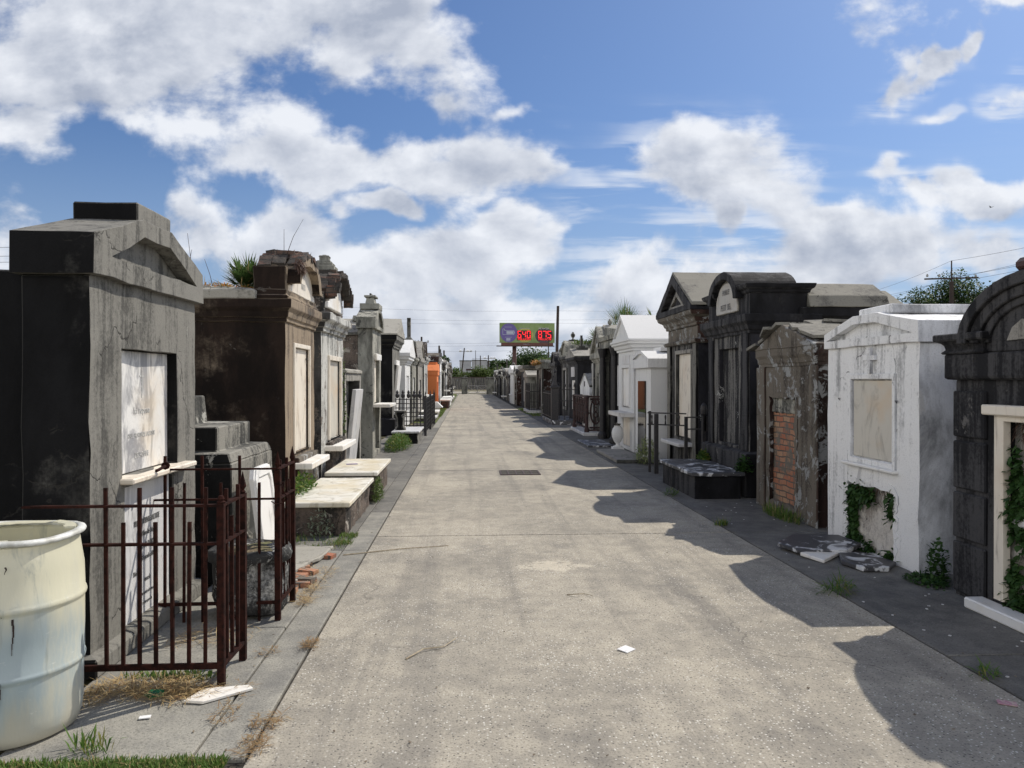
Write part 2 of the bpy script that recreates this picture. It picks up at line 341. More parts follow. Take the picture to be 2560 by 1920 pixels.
wv = gpt.nodes.new('ShaderNodeTexNoise'); wv.noise_dimensions = '2D'; wv.inputs['Scale'].default_value = 6; wv.inputs['Detail'].default_value = 4; gpt.links.new(gi.outputs[0], wv.inputs['Vector'])
wa = gpt.nodes.new('ShaderNodeVectorMath'); wa.operation = 'MULTIPLY_ADD'; gpt.links.new(wv.outputs[1], wa.inputs[0]); wa.inputs[1].default_value = (.17, .13, 0)
wb = gpt.nodes.new('ShaderNodeVectorMath'); wb.operation = 'SUBTRACT'; gpt.links.new(gi.outputs[0], wb.inputs[0]); wb.inputs[1].default_value = (.085, .065, 0); gpt.links.new(wb.outputs[0], wa.inputs[2])
acc = None
for u, v, a, b_, r, w in CL:
    mp = gpt.nodes.new('ShaderNodeMapping'); mp.vector_type = 'TEXTURE'
    mp.inputs[1].default_value = ((u-1280)/F, (950-v)/F, 0); mp.inputs[2].default_value = (0, 0, -R(r)); mp.inputs[3].default_value = (a/F, b_/F, 1)
    gpt.links.new(wa.outputs[0], mp.inputs[0])
    ln = gpt.nodes.new('ShaderNodeVectorMath'); ln.operation = 'DOT_PRODUCT'; gpt.links.new(mp.outputs[0], ln.inputs[0]); gpt.links.new(mp.outputs[0], ln.inputs[1])
    e = Mth(gpt, 'MULTIPLY', Mth(gpt, 'EXPONENT', Mth(gpt, 'MULTIPLY', ln.outputs['Value'], -1.1)), w)
    acc = e if acc is None else Mth(gpt, 'SMOOTH_MAX', acc, e, .15)
n1 = Nz(gpt, Vm(gpt, gi.outputs[0], (1, 1.35, 1)), 5.0, 8, .55, .15); n1.node.noise_dimensions = '2D'
n2 = Nz(gpt, Vm(gpt, gi.outputs[0], (1, 1.6, 1), (3.1, 1.7, 0)), 15, 5, .55); n2.node.noise_dimensions = '2D'
nn = Mth(gpt, 'ADD', Mth(gpt, 'MULTIPLY', Mth(gpt, 'SUBTRACT', n1, .5), 2.1), Mth(gpt, 'MULTIPLY', Mth(gpt, 'SUBTRACT', n2, .5), .55))
gpt.links.new(Mth(gpt, 'ADD', acc, nn), go.inputs[0]); gpt.links.new(acc, go.inputs[1])
noise2 = lambda v: Mth(nt, 'ADD', Mth(nt, 'MULTIPLY', Mth(nt, 'SUBTRACT', N2(Vm(nt, v, (1, 1.35, 1)), 5.0, 6, .55, .15), .5), 2.1), Mth(nt, 'MULTIPLY', Mth(nt, 'SUBTRACT', N2(Vm(nt, v, (1, 1.6, 1), (3.1, 1.7, 0)), 15, 4, .55, 0), .5), .55))
def N2(*a):
    o = Nz(nt, *a); o.node.noise_dimensions = '2D'; return o
def field(vec):
    g = nt.nodes.new('ShaderNodeGroup'); g.node_tree = gpt; nt.links.new(vec, g.inputs[0]); return g.outputs[0], g.outputs[1]
def shift(vec, dx, dy):
    a = nt.nodes.new('ShaderNodeVectorMath'); a.operation = 'ADD'; nt.links.new(vec, a.inputs[0]); a.inputs[1].default_value = (dx, dy, 0); return a.outputs[0]
P0 = cb.outputs[0]; d0, b0 = field(P0); dn = Mth(nt, 'SUBTRACT', Mth(nt, 'SUBTRACT', d0, b0), noise2(shift(P0, .014, .030)))
alpha = Ss(nt, d0, .28, .74)
lit = Mth(nt, 'MULTIPLY', dn, 1.25)
thick = Ss(nt, d0, .5, 1.35)
sh = Mth(nt, 'ADD', Mth(nt, 'SUBTRACT', .68, Mth(nt, 'MULTIPLY', thick, .34)), lit, clamp=True)
ccol = Mix(nt, sh, (3.1, 3.45, 4.2), (6.5, 6.7, 7.1))
# thin streaked cirrus on the right
ci = Nz(nt, Vm(nt, P0, (.55, 4.5, 1), (.3, .2, 0)), 9, 6, .55, .25); ci.node.noise_dimensions = '2D'
cimask = Mth(nt, 'MULTIPLY', Ss(nt, sp.outputs[0], .02, .12), Ss(nt, sp.outputs[2], .36, .25))
cia = Mth(nt, 'MULTIPLY', Mth(nt, 'MULTIPLY', Ss(nt, ci, .40, .66), cimask), Ss(nt, b0, .08, .5))
base = sky.outputs[0]
tint = Mix(nt, 1., base, (.43, .55, .72), 'MULTIPLY')
hz = Ss(nt, sp.outputs[2], .32, -.04)
c1 = Mix(nt, Mth(nt, 'MULTIPLY', hz, .8), tint, (3.0, 3.9, 5.3))
c2 = Mix(nt, Mth(nt, 'MULTIPLY', cia, .9), c1, (5.6, 6.0, 6.7))
c3 = Mix(nt, Mth(nt, 'MULTIPLY', alpha, .96), c2, ccol)
# below the horizon the sky is not seen; keep it dull
# unseen bright clouds added left, behind and overhead to lift the shadow fill
low = Mth(nt, 'MULTIPLY', Ss(nt, sp.outputs[2], .0, .08), Ss(nt, sp.outputs[2], .62, .40))
away = Mth(nt, 'MAXIMUM', Ss(nt, sp.outputs[1], .15, -.2), Ss(nt, sp.outputs[0], -.60, -.78))
ovh = Mth(nt, 'MAXIMUM', Mth(nt, 'MULTIPLY', Ss(nt, sp.outputs[2], .56, .74), .05), Mth(nt, 'MULTIPLY', away, low))
on = nt.nodes.new('ShaderNodeTexNoise'); on.inputs['Scale'].default_value = 3.2; on.inputs['Detail'].default_value = 4; nt.links.new(rot.outputs[0], on.inputs['Vector'])
c3 = Mix(nt, Mth(nt, 'MULTIPLY', ovh, Ss(nt, on.outputs[0], .36, .52)), c3, (15.2, 14.7, 14.0))
gd = Ss(nt, sp.outputs[2], -.01, -.03)
nt.links.new(Mix(nt, gd, c3, (1.2, 1.15, 1.0)), bg.inputs[0])
# ================================================================ ground
def ground_mat(name, A, B, speck=.3, tracks=0., dark=(.05, .05, .05), seed=0., dk=.4, fine=1., big=.5):
    m, nt, b = nodes(name); geo = N(nt, 'ShaderNodeNewGeometry'); P = Vm(nt, geo.outputs['Position'], (1, 1, 1), (seed, seed*2, 0))
    bg_ = Nz(nt, P, big, 8, .65, .4); md = Nz(nt, P, 6, 7, .65); fn = Nz(nt, P, 70*fine, 4, .75)
    f = Mth(nt, 'ADD', Mth(nt, 'MULTIPLY', bg_, .6), Mth(nt, 'MULTIPLY', md, .4)); c = Mix(nt, Ss(nt, f, .36, .64), A, B)
    c = Mix(nt, Mth(nt, 'MULTIPLY', Ss(nt, Nz(nt, Vm(nt, P, (1, .5, 1), (4, 4, 0)), 1.0, 8, .7), .52, .72), dk), c, dark)
    if tracks:
        s_ = Nz(nt, Vm(nt, P, (3.2, .12, 1)), 1, 5, .6); c = Mix(nt, Mth(nt, 'MULTIPLY', Ss(nt, s_, .48, .66), tracks), c, dark)
    c = Mix(nt, Mth(nt, 'MULTIPLY', Ss(nt, fn, .5, .35), .75), c, tuple(x*.35 for x in A))
    vo = nt.nodes.new('ShaderNodeTexVoronoi'); vo.inputs['Scale'].default_value = 75*fine; nt.links.new(P, vo.inputs['Vector'])
    vs = N(nt, 'ShaderNodeSeparateXYZ'); nt.links.new(vo.outputs['Color'], vs.inputs[0])
    worn = Mth(nt, 'ADD', .35, Mth(nt, 'MULTIPLY', .65, Ss(nt, Nz(nt, P, 1.3, 5, .6), .40, .60)))
    if tracks:
        cp = N(nt, 'ShaderNodeVectorMath'); cp.operation = 'SUBTRACT'; nt.links.new(geo.outputs['Position'], cp.inputs[0]); cp.inputs[1].default_value = (.72, 6.55, 0)
        cs = N(nt, 'ShaderNodeVectorMath'); cs.operation = 'MULTIPLY'; nt.links.new(cp.outputs[0], cs.inputs[0]); cs.inputs[1].default_value = (3.3, 5.4, 0)
        cl_ = N(nt, 'ShaderNodeVectorMath'); cl_.operation = 'LENGTH'; nt.links.new(cs.outputs[0], cl_.inputs[0])
        pm = Ss(nt, Mth(nt, 'ADD', cl_.outputs['Value'], Mth(nt, 'MULTIPLY', Nz(nt, P, 6, 9, .8), 4.6)), 3.22, 3.0); c = Mix(nt, Mth(nt, 'MULTIPLY', pm, .55), c, (.60, .54, .43))
        c = Mix(nt, Mth(nt, 'MULTIPLY', Ss(nt, Nz(nt, P, 2.1, 9, .72, .5), .63, .67), .45), c, (.52, .47, .38))
        ce = nt.nodes.new('ShaderNodeTexVoronoi'); ce.feature = 'DISTANCE_TO_EDGE'; ce.inputs['Scale'].default_value = .33
        cw = N(nt, 'ShaderNodeVectorMath'); cw.operation = 'MULTIPLY_ADD'; cn_ = nt.nodes.new('ShaderNodeTexNoise'); cn_.inputs['Scale'].default_value = 1.4; cn_.inputs['Detail'].default_value = 8; nt.links.new(P, cn_.inputs['Vector']); nt.links.new(cn_.outputs[1], cw.inputs[0]); cw.inputs[1].default_value = (1.1, 1.1, 0); nt.links.new(P, cw.inputs[2]); nt.links.new(cw.outputs[0], ce.inputs['Vector'])
        c = Mix(nt, Mth(nt, 'MULTIPLY', Mth(nt, 'MULTIPLY', Ss(nt, ce.outputs[0], .0045, .0015), Ss(nt, bg_, .52, .58)), .4), c, (.05, .045, .04))
    k = Mth(nt, 'MULTIPLY', Mth(nt, 'MULTIPLY', Ss(nt, vs.outputs[0], .80, .86), Ss(nt, vo.outputs['Distance'], .42, .30)), worn)
    c = Mix(nt, Mth(nt, 'MULTIPLY', k, speck), c, (.72, .70, .64))
    k2 = Mth(nt, 'MULTIPLY', Ss(nt, vs.outputs[1], .82, .86), Ss(nt, vo.outputs['Distance'], .4, .3)); c = Mix(nt, Mth(nt, 'MULTIPLY', k2, speck), c, (.07, .065, .06))
    nt.links.new(c, b.inputs['Base Color']); b.inputs['Roughness'].default_value = .93; b.inputs['Specular IOR Level'].default_value = .25
    bp = N(nt, 'ShaderNodeBump'); bp.inputs['Strength'].default_value = .5; bp.inputs['Distance'].default_value = .006; nt.links.new(Mth(nt, 'ADD', fn, Mth(nt, 'MULTIPLY', vo.outputs['Distance'], .6)), bp.inputs['Height']); nt.links.new(bp.outputs[0], b.inputs['Normal'])
    return m
M['road'] = ground_mat('exposed_aggregate_concrete', (.44, .40, .325), (.265, .245, .208), .85, .45, (.17, .16, .145), dk=.9, big=.7)
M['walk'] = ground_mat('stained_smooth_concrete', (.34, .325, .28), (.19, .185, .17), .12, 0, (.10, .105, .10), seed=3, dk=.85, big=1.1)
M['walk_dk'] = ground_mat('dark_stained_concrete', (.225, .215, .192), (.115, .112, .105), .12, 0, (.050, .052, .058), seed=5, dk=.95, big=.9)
M['dirt'] = ground_mat('dry_earth', (.17, .13, .09), (.11, .12, .05), .3, 0, (.06, .05, .035), seed=7)
M['lawn'] = ground_mat('grassy_ground', (.10, .15, .035), (.15, .15, .06), .2, 0, (.05, .06, .02), seed=8)
M['joint'] = plain('dirty_joint', (.03, .027, .022), (.07, .06, .045), 20, .95)
g = MB().add([(-1500, -300, -.03), (1500, -300, -.03), (1500, 2500, -.03), (-1500, 2500, -.03)], [(0, 1, 2, 3)]).build('ground', M['dirt']); tag(g, kind='structure')
RXL, RXR = -.94, 2.78
def slabs(name, xa, xb, ys, mat, top=0., th=.12, gap=.012, rough=None):
    m = MB()
    for a, b in zip(ys[:-1], ys[1:]): m.box(xa+gap/2, xb-gap/2, a+gap/2, b-gap/2, top-th, top)
    return tag(m.build(name, mat, bev=.006, rough=rough), kind='structure')
ys = [-6, 2.2, 7.92, 13.62, 19.3, 25, 30.7, 36.4, 42.1, 47.8, 53.5, 59.2, 64.9, 70.6, 76.3, 82, 89]
bed = MB().box(-1.95, 3.75, -6, 89, -.14, -.02).build('joint_bed', M['joint']); tag(bed, kind='structure')
slabs('road', RXL, RXR, ys, M['road'], gap=.022)
slabs('pavement_strip', -1.17, RXL, [3.3, 7.3, 9.4], M['walk'])
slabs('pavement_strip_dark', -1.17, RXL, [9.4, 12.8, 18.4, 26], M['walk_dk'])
slabs('pavement_strip_far', -1.17, RXL, [26, 34, 44, 56, 70, 88], M['walk'])
slabs('pavement', -2.0, -1.17, [3.30, 5.05, 7.3], M['walk'])
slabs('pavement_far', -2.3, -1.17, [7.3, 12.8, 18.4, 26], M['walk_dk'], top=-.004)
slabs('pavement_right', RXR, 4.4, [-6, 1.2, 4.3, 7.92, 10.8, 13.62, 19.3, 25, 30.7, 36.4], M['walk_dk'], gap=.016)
slabs('road_behind', -60, 60, [93, 100, 107], M['road'], top=.0)
lw = MB().box(-2.6, -1.18, 29, 40.4, -.1, -.002).box(-2.6, -1.1, 40.4, 88, -.1, -.006).build('verge', M['lawn']); tag(lw, kind='structure')
lw = MB().box(2.8, 5.2, 33.6, 44, -.1, -.002).build('verge_right', M['lawn']); tag(lw, kind='structure')
lw = MB().box(-6, -1.0, -4, 3.28, -.1, -.03).build('verge_near', M['lawn']); tag(lw, kind='structure')
# ================================================================ tomb kit
TOMBS = 'above-ground tombs lining the path'
class Tomb:
    """facade centre at (X, Yc); local x runs along the facade, y goes into the tomb, z up"""
    def __init__(s, name, label, side, X, Ya, Yb, D, mat, cat='tomb', group=TOMBS):
        s.side, s.X, s.Yc, s.w, s.D, s.mat = side, X, (Ya+Yb)/2, (Yb-Ya)/2, D, mat
        s.root = empty(name, (X, s.Yc, 0), R(90) if side == 'L' else R(-90), label, cat, group)
        s.near = X > 0 and Ya < 14 or X < 0 and Ya < 18
        s.rg = (.20, .010) if s.near else None; s.bv = .010 if s.near else 0
    def px(s, u, v, dy=0):
        X = s.X+(-dy if s.side == 'L' else dy); Y, Z = pl(X, u, v)
        return ((Y-s.Yc) if s.side == 'L' else (s.Yc-Y)), Z
    def b(s, mb, name, mat=None, parent=None, bev=None, rough='d', smooth=False):
        return mb.build(name, mat or s.mat, parent or s.root, s.bv if bev is None else bev, s.rg if rough == 'd' else rough, smooth)
    def hole(s, uL, vT, uR, vB, d):
        """recess read off the photo: near side u/v top, far side u, v of the bottom at the near side"""
        xa, za = s.px(uL, vT); xb, _ = s.px(uR, vT); _, zb = s.px(uL, vB)
        return (min(xa, xb), max(xa, xb), zb, za, d)
    def wall(s, H, holes=(), z0=0., w=None, D=None, y0=0., name='wall', mat=None):
        w = w or s.w; return s.b(MB().wall(-w, w, y0, y0+(D or s.D), z0, H, holes), name, mat)
    def loft(s, prof, name, mat=None, w=None, D=None, y0=0., x0=None, x1=None, parent=None, rough='d', bev=None):
        w = w or s.w; return s.b(MB().loft(-w if x0 is None else x0, w if x1 is None else x1, y0, y0+(D or s.D), prof), name, mat, parent, bev, rough)
    def tablet(s, h, mat, t=.03, inset=.012, name='tablet', rise=0., tilt=0.):
        xa, xb, za, zb, d = h
        m = MB().obox(((xa+xb)/2, d-t/2-.004, (za+zb)/2-rise), xb-xa-2*inset, t, zb-za-2*inset-rise, (tilt, 0, 0))
        return s.b(m, name, mat, bev=.004 if s.near else 0, rough=None)
    def frame(s, h, mat, t=.05, out=.03, name='tablet_frame', sill=True):
        xa, xb, za, zb, d = h
        po = [(xa-t, za-(t if sill else 0)), (xb+t, za-(t if sill else 0)), (xb+t, zb+t), (xa-t, zb+t)]; pi = [(xa, za), (xb, za), (xb, zb), (xa, zb)]
        return s.b(MB().ring(po, pi, -out, .004), name, mat, bev=.004 if s.near else 0, rough=None)
    def gable(s, z, eh, rise, over, D=None, rec=.06, band=.09, flat=.0, mat=None, name='pediment', y0=0., tymp=True, roofmat=None):
        """gabled block: eave height eh, apex rise, framed tympanum; flat = half width of a flat top"""
        w = s.w+over; D = D or s.D
        po = [(-w, z), (w, z), (w, z+eh)]+([(flat, z+eh+rise), (-flat, z+eh+rise)] if flat else [(0, z+eh+rise)])+[(-w, z+eh)]
        m = MB()
        if tymp:
            k = rise/(w-flat); wi = w-band*2.3; zi = z+band
            pi = [(-wi, zi), (wi, zi), (wi, zi+.003)]+([(flat*.9, z+eh+rise-band*1.05), (-flat*.9, z+eh+rise-band*1.05)] if flat else [(0, z+eh+rise-band*1.25)])+[(-wi, zi+.003)]
            m.ring(po, pi, y0-over, y0-over+rec); m.prism(po, y0-over+rec, y0+D+over)
        else: m.prism(po, y0-over, y0+D+over)
        return s.b(m, name, mat, rough=(s.rg if s.near else None))
    def arch(s, z, sh, r, rise, over, D=None, rec=.07, band=.10, mat=None, name='pediment', y0=0., w=None, bev=None, rough='d', n=16):
        """shouldered arch: shoulders sh high, arc of half width r rising rise above them"""
        w = (w or s.w)+over; D = D or s.D
        arc = [(r*math.cos(math.pi*i/n), z+sh+rise*math.sin(math.pi*i/n)) for i in range(n+1)]
        ri, bi = r-band*1.2, band
        arci = [(ri*math.cos(math.pi*i/n), z+sh*.55+(rise+sh*.45-band)*math.sin(math.pi*i/n)) for i in range(n+1)]
        po = [(-w, z), (w, z), (w, z+sh)]+arc+[(-w, z+sh)]
        pi = [(-ri, z+bi*.6), (ri, z+bi*.6), (ri, z+bi*.6+.004)]+arci+[(-ri, z+bi*.6+.004)]
        m = MB().ring(po, pi, y0-over, y0-over+rec).prism(po, y0-over+rec, y0+D+over)
        return s.b(m, name, mat, bev=bev, rough=rough)
    def urn(s, x, y, z, h, mat, name='urn', r=None):
        r = r or h*.28
        p = [(r*.8, 0), (r*.8, h*.08), (r*.35, h*.14), (r*.3, h*.25), (r*.75, h*.38), (r, h*.6), (r*.85, h*.75), (r*.5, h*.82), (r*.6, h*.86), (r*.35, h*.94), (r*.12, h)]
        return s.b(MB().lathe(p, (x, y, z), 14), name, mat, bev=0, rough=None, smooth=False)
    def cross(s, x, y, z, h, mat, name='cross', t=.06):
        m = MB().box(x-t, x+t, y-t, y+t, z, z+h).box(x-h*.28, x-t, y-t*.9, y+t*.9, z+h*.6, z+h*.6+2*t).box(x+t, x+h*.28, y-t*.9, y+t*.9, z+h*.6, z+h*.6+2*t)
        return s.b(m, name, mat, bev=0, rough=None)
    def steps(s, x, y, z, prof, mat, hw, hd, name='finial'):
        return s.b(MB().loft(x-hw, x+hw, y-hd, y+hd, [(z+a, o) for a, o in prof]), name, mat, bev=.006 if s.near else 0, rough=None)
    def ledge(s, x0, x1, z, out, mat, t=.05, y0=0., name='shelf', parent=None):
        return s.b(MB().box(x0, x1, y0-out, y0+.02, z-t, z), name, mat, parent, bev=.008 if s.near else 0, rough=None)
COR = lambda z, o=.1, h=.22: [(z, 0), (z, o*.25), (z+h*.18, o*.25), (z+h*.2, o*.45), (z+h*.45, o*.6), (z+h*.6, o*.95), (z+h*.62, o), (z+h, o)]
# ================================================================ left row
# --- big grey tomb nearest the camera
t = Tomb('tomb', 'tall grey rendered tomb with recessed pediment, nearest on the left behind the barrel', 'L', -2.03, 4.27, 5.87, .36, M['conc'])
h1 = t.hole(305, 871, 443, 1212, .10); h2 = t.hole(312, 1218, 432, 1600, .05)
h1 = (h1[0], h1[1], h2[3]+.055, h1[3], .10); h2 = (h2[0], h2[1], h2[2], h1[2]-.06, .05)
t.wall(2.17, [h1, h2]); t.loft([(0, .0), (0, .06), (.10, .06), (.12, .0)], 'plinth', D=.3)
zt = 2.17
po = [(-.85, zt), (.845, zt), (.845, 2.39), (.22, 2.585), (-.22, 2.585), (-.85, 2.39)]
pi = [(-.64, 2.285), (.70, 2.285), (.70, 2.29), (.20, 2.475), (-.20, 2.475), (-.64, 2.29)]
t.b(MB().ring(po, pi, -.05, .05).prism(po, .05, .39), 'pediment')
t.b(MB().box(-.24, .28, -.02, .37, 2.57, 2.69), 'ridge_block')
t.b(MB().wall(-.74, .74, .36, 2.5, 0, 2.20), 'rear_vault')
tb = t.tablet(h1, M['mar_st'], .03, .006)
xm = (h1[0]+h1[1])/2
letters([('Ici repose', .062, xm, h1[3]-.40)], M['ink_lt'], t.root, h1[4]-.036)
c_ = MB().box(xm-.004, xm+.004, h1[4]-.037, h1[4]-.030, h1[3]-.30, h1[3]-.10).box(xm-.035, xm+.035, h1[4]-.037, h1[4]-.030, h1[3]-.165, h1[3]-.157); t.b(c_, 'carved_cross', M['ink_lt'], tb, rough=None, bev=0)
letters([('PAUL HORTENSE LACOSTE', .042, xm, h1[3]-.55), ('DELHOMME', .05, xm, h1[3]-.68)], M['ink_lt'], t.root, h1[4]-.036, sx=.8)
t.tablet(h2, M['mar_gr'], .02, .004, name='lower_tablet')
x2 = (h2[0]+h2[1])/2; z2 = h2[3]
letters([('PAUL HORTENSE LACOSTE', .052, x2, z2-.27), ('de la Nouvelle Orleans', .045, x2, z2-.345), ('du Dr H. RANCE', .052, x2, z2-.425), ('6 Septembre 18', .045, x2, z2-.50), ('Décédée', .042, x2-.16, z2-.575), ('veuve de', .045, x2, z2-.64), ('pieusement dans le souvenir', .03, x2, z2-.72), ('toujours pour elle', .03, x2, z2-.78), ('Ici repose', .04, x2, z2-.90), ('TITE ARMANTINE CUNNINGE', .05, x2, z2-.98), ('ALICE LACOSTE', .05, x2, z2-1.06), ('souvenir de sa mère', .035, x2, z2-1.14)], M['ink'], t.root, h2[4]-.027, sx=.62)
t.ledge(h1[0]-.03, h1[1]+.16, h1[2]+.0, .13, M['mar_cream'], .035, .05)
# --- low stepped tomb
t = Tomb('tomb', 'low stepped grey concrete tomb between the tall grey tomb and the brown tomb', 'L', -1.85, 6.15, 7.42, 2.2, M['conc_top'])
t.loft([(0, .02), (.30, .02), (.32, 0), (.94, 0)], 'wall', M['step']); t.loft([(.94, 0), (1.02, -.03), (1.02, -.16), (1.22, -.16)], 'middle_step', M['step']); t.loft([(1.22, -.22), (1.22, -.36), (1.46, -.38)], 'top_step', M['step'], y0=.12)
# --- brown tomb with arched pediment
t = Tomb('tomb', 'brown tomb with broken arched brick pediment and a palm growing on its roof', 'L', -2.03, 8.72, 10.35, 2.7, M['brown'])
h = t.hole(735, 868, 771, 1172, .06); h = (h[0], h[1], .74, h[3], .06)
t.wall(2.25, [h]); t.frame(h, M['mar_cream'], .05, .02, sill=False); t.tablet(h, M['mar_cream'], .03, .004)
t.b(MB().wall(-.55, .58, -.10, 0, 0, .70, []), 'base_block', M['brown_sh']); t.ledge(-.62, .50, .645, .26, M['mar'], .07)
t.loft(COR(2.25, .09, .25), 'cornice'); t.loft([(2.50, .04), (2.545, .05), (2.56, .02), (2.62, .02)], 'attic', rough=(.12, .012, 5))
for bx in (-.12, .30):
    t.b(MB().tube([(h[0]+.06 if bx < 0 else h[1]-.06, .02, h[3]-.12), (h[0]+.06 if bx < 0 else h[1]-.06, -.005, h[3]-.12)], .014), 'bolt', M['iron'], rough=None, bev=0)
t.b(MB().wall(-.78, .78, 0, .36, 2.52, 2.88), 'parapet', M['brown'], rough=(.12, .012))
arc = [(-.68, 2.60), (.68, 2.60), (.68, 2.68)]+[(.56*math.cos(math.pi*i/14), 2.70+.29*math.sin(math.pi*i/14)) for i in range(15)]+[(-.68, 2.68)]
t.b(MB().prism(arc, -.03, .30), 'lunette', M['mar_cream'], rough=(.1, .006))
letters([('FAMILLE', .07, 0, 2.83), ('KILLET', .10, 0, 2.70)], M['ink_lt'], t.root, -.034, sx=.8)
po = [(.70*math.cos(math.pi*i/14), 2.70+.37*math.sin(math.pi*i/14)) for i in range(15)]; pi = [(.55*math.cos(math.pi*i/14), 2.70+.28*math.sin(math.pi*i/14)) for i in range(15)]
t.b(MB().ring(po, pi, -.13, .36, False), 'arch_moulding', M['brown'], rough=(.07, .025, 6), bev=0)
m = MB(); rr = random.Random(3)
for i in range(5, 17):
    a = math.pi*(i+.5)/22; x, z = .72*math.cos(a), 2.70+.375*math.sin(a)
    for yy_ in (-.04, .12, .27): m.obox((x+rr.uniform(-.02, .02), yy_+rr.uniform(-.03, .03), z+rr.uniform(-.01, .02)), .19, .15, .05, (rr.uniform(-.05, .05), -a+math.pi/2+rr.uniform(-.15, .15), rr.uniform(-.15, .15)))
for i in range(12): m.obox((rr.uniform(-.34, .2), rr.uniform(-.02, .3), 3.085+rr.uniform(-.015, .015)), .24, .12, .05, (rr.uniform(-.08, .08), rr.uniform(-.08, .08), rr.uniform(-.4, .4)))
t.b(m, 'loose_bricks', M['brick_dk'], rough=(.07, .014, 9), bev=0)
m = MB()
for z in (2.53, 2.59, 2.65, 2.71): m.box(.79, .86, .02, .30, z, z+.05)
t.b(m, 'broken_edge_bricks', M['brick'], rough=None, bev=0)
m = MB().loft(-.86, .86, .36, 2.75, [(2.50, .05), (2.60, .05), (2.62, .0), (2.70, -.5)])
for i in range(22): m.obox((-.80+rr.uniform(-.05, .3), .5+rr.uniform(0, 2.1), 2.62+rr.uniform(0, .03)), rr.uniform(.2, .4), rr.uniform(.2, .4), .035, (rr.uniform(-.06, .06), rr.uniform(-.1, .0), rr.uniform(-.4, .4)))
t.b(m, 'roof', M['conc_top'], rough=(.15, .02, 5))
BROWN = t
# --- flaking white-grey tomb
t = Tomb('tomb', 'flaking grey-white tomb with ruined brick arch and stepped stone finial on top', 'L', -2.03, 10.85, 12.72, 2.6, M['oldwhite'])
h = t.hole(821, 890, 849, 1120, .06); h = (h[0], h[1], .72, h[3]-.06, .06)
t.wall(2.28, [h]); t.frame(h, M['mar_cream'], .07, .03, sill=False); t.tablet(h, M['mar_tan'], .03, .004)
t.b(MB().box(-.62, .62, -.10, 0, 0, .70), 'base_block', M['masonry']); t.ledge(-.70, .62, .66, .26, M['mar'], .075)
t.loft(COR(2.28, .14, .26), 'cornice', rough=(.12, .022, 5)); t.b(MB().wall(-.80, .80, 0, .34, 2.54, 2.86), 'parapet', M['masonry'], rough=(.12, .02, 5))
arc = [(-.66, 2.64), (.66, 2.64), (.66, 2.72)]+[(.52*math.cos(math.pi*i/14), 2.74+.34*math.sin(math.pi*i/14)) for i in range(15)]+[(-.66, 2.72)]
t.b(MB().prism(arc, -.05, .30), 'lunette', M['mar'], rough=(.1, .006))
letters([('FAMILLE', .07, 0, 2.90)], M['ink_lt'], t.root, -.056, sx=.8)
m = MB()
for i in range(1, 24):
    a = math.pi*(i+.5)/25; x, z = .66*math.cos(a), 2.76+.42*math.sin(a)
    for yy_ in (-.10, .06, .22): m.obox((x+rr.uniform(-.03, .03), yy_+rr.uniform(-.04, .04), z+rr.uniform(-.02, .02)), .16, .15, .05, (rr.uniform(-.1, .1), -a+math.pi/2+rr.uniform(-.35, .35), rr.uniform(-.3, .3)))
for k in range(3): m.obox((0, .10, 3.14+k*.04), .62-k*.1, .36, .04, (0, 0, rr.uniform(-.05, .05)))
for k in range(7): m.obox((.80, .12, 2.56+k*.055), .1, .26, .045, (0, 0, rr.uniform(-.2, .2)))
t.b(m, 'loose_bricks', M['brick_dk'], rough=(.06, .014, 9), bev=0)
t.steps(0, .12, 3.24, [(0, .08), (.07, .08), (.07, .045), (.12, .045), (.12, .01), (.155, .01), (.155, -.02), (.21, -.02), (.21, -.01), (.235, -.02), (.235, -.06), (.25, -.06)], M['grey_mould'], .09, .09)
t.b(MB().prism([(-.94, 2.4), (.94, 2.4), (.9, 2.5), (0, 2.74), (-.9, 2.5)], .34, 2.6), 'roof', M['masonry'], rough=(.2, .02))
WG = t
# --- small low tomb with leaning slab
t = Tomb('tomb', 'small low cream tomb with a marble slab leaning in its frame', 'L', -2.10, 13.35, 15.35, 1.5, M['conc_lt'])
t.wall(1.72, [(-.82, .82, .06, 1.58, .22)]); t.loft([(1.72, .03), (1.78, .03), (1.80, -.02)], 'coping', M['conc_top'])
t.b(MB().obox((.25, .02, .72), .95, .07, 1.42, (.10, 0, 0)), 'slab', M['mar_gr'], rough=None, bev=.005)
# --- grey slab facade with low vault behind
t = Tomb('tomb', 'narrow mouldy grey facade tomb with stepped block on top and a lower vault behind', 'L', -1.93, 15.85, 17.35, .30, M['grey_mould'])
h = (-.42, .42, 1.10, 2.05, .10)
t.wall(2.66, [h, (-.45, .45, .1, 1.03, .08)]); t.tablet((h[0]+.25, h[1], h[2], h[3], h[4]), M['mar_cream'], name='tablet'); t.ledge(-.66, .62, 1.10, .35, M['mar'], .065)
t.ledge(-.46, .46, 2.15, .05, M['mar'], .13, name='tablet_lintel')
t.gable(2.66, .22, .22, .07, rec=.05, band=.07, flat=.22, D=.26)
t.steps(0, .12, 3.09, [(0, .10), (.12, .10), (.12, .0), (.26, -.03), (.26, .02), (.30, .02), (.30, -.08), (.35, -.08)], M['grey_mould'], .22, .10)
t.b(MB().wall(-.70, .70, .3, 3.1, 0, 2.52), 'rear_vault', M['masonry']); t.b(MB().prism([(-.76, 2.52), (.76, 2.52), (.76, 2.58), (0, 2.78), (-.76, 2.58)], .3, 3.15), 'roof', M['conc_lt'])
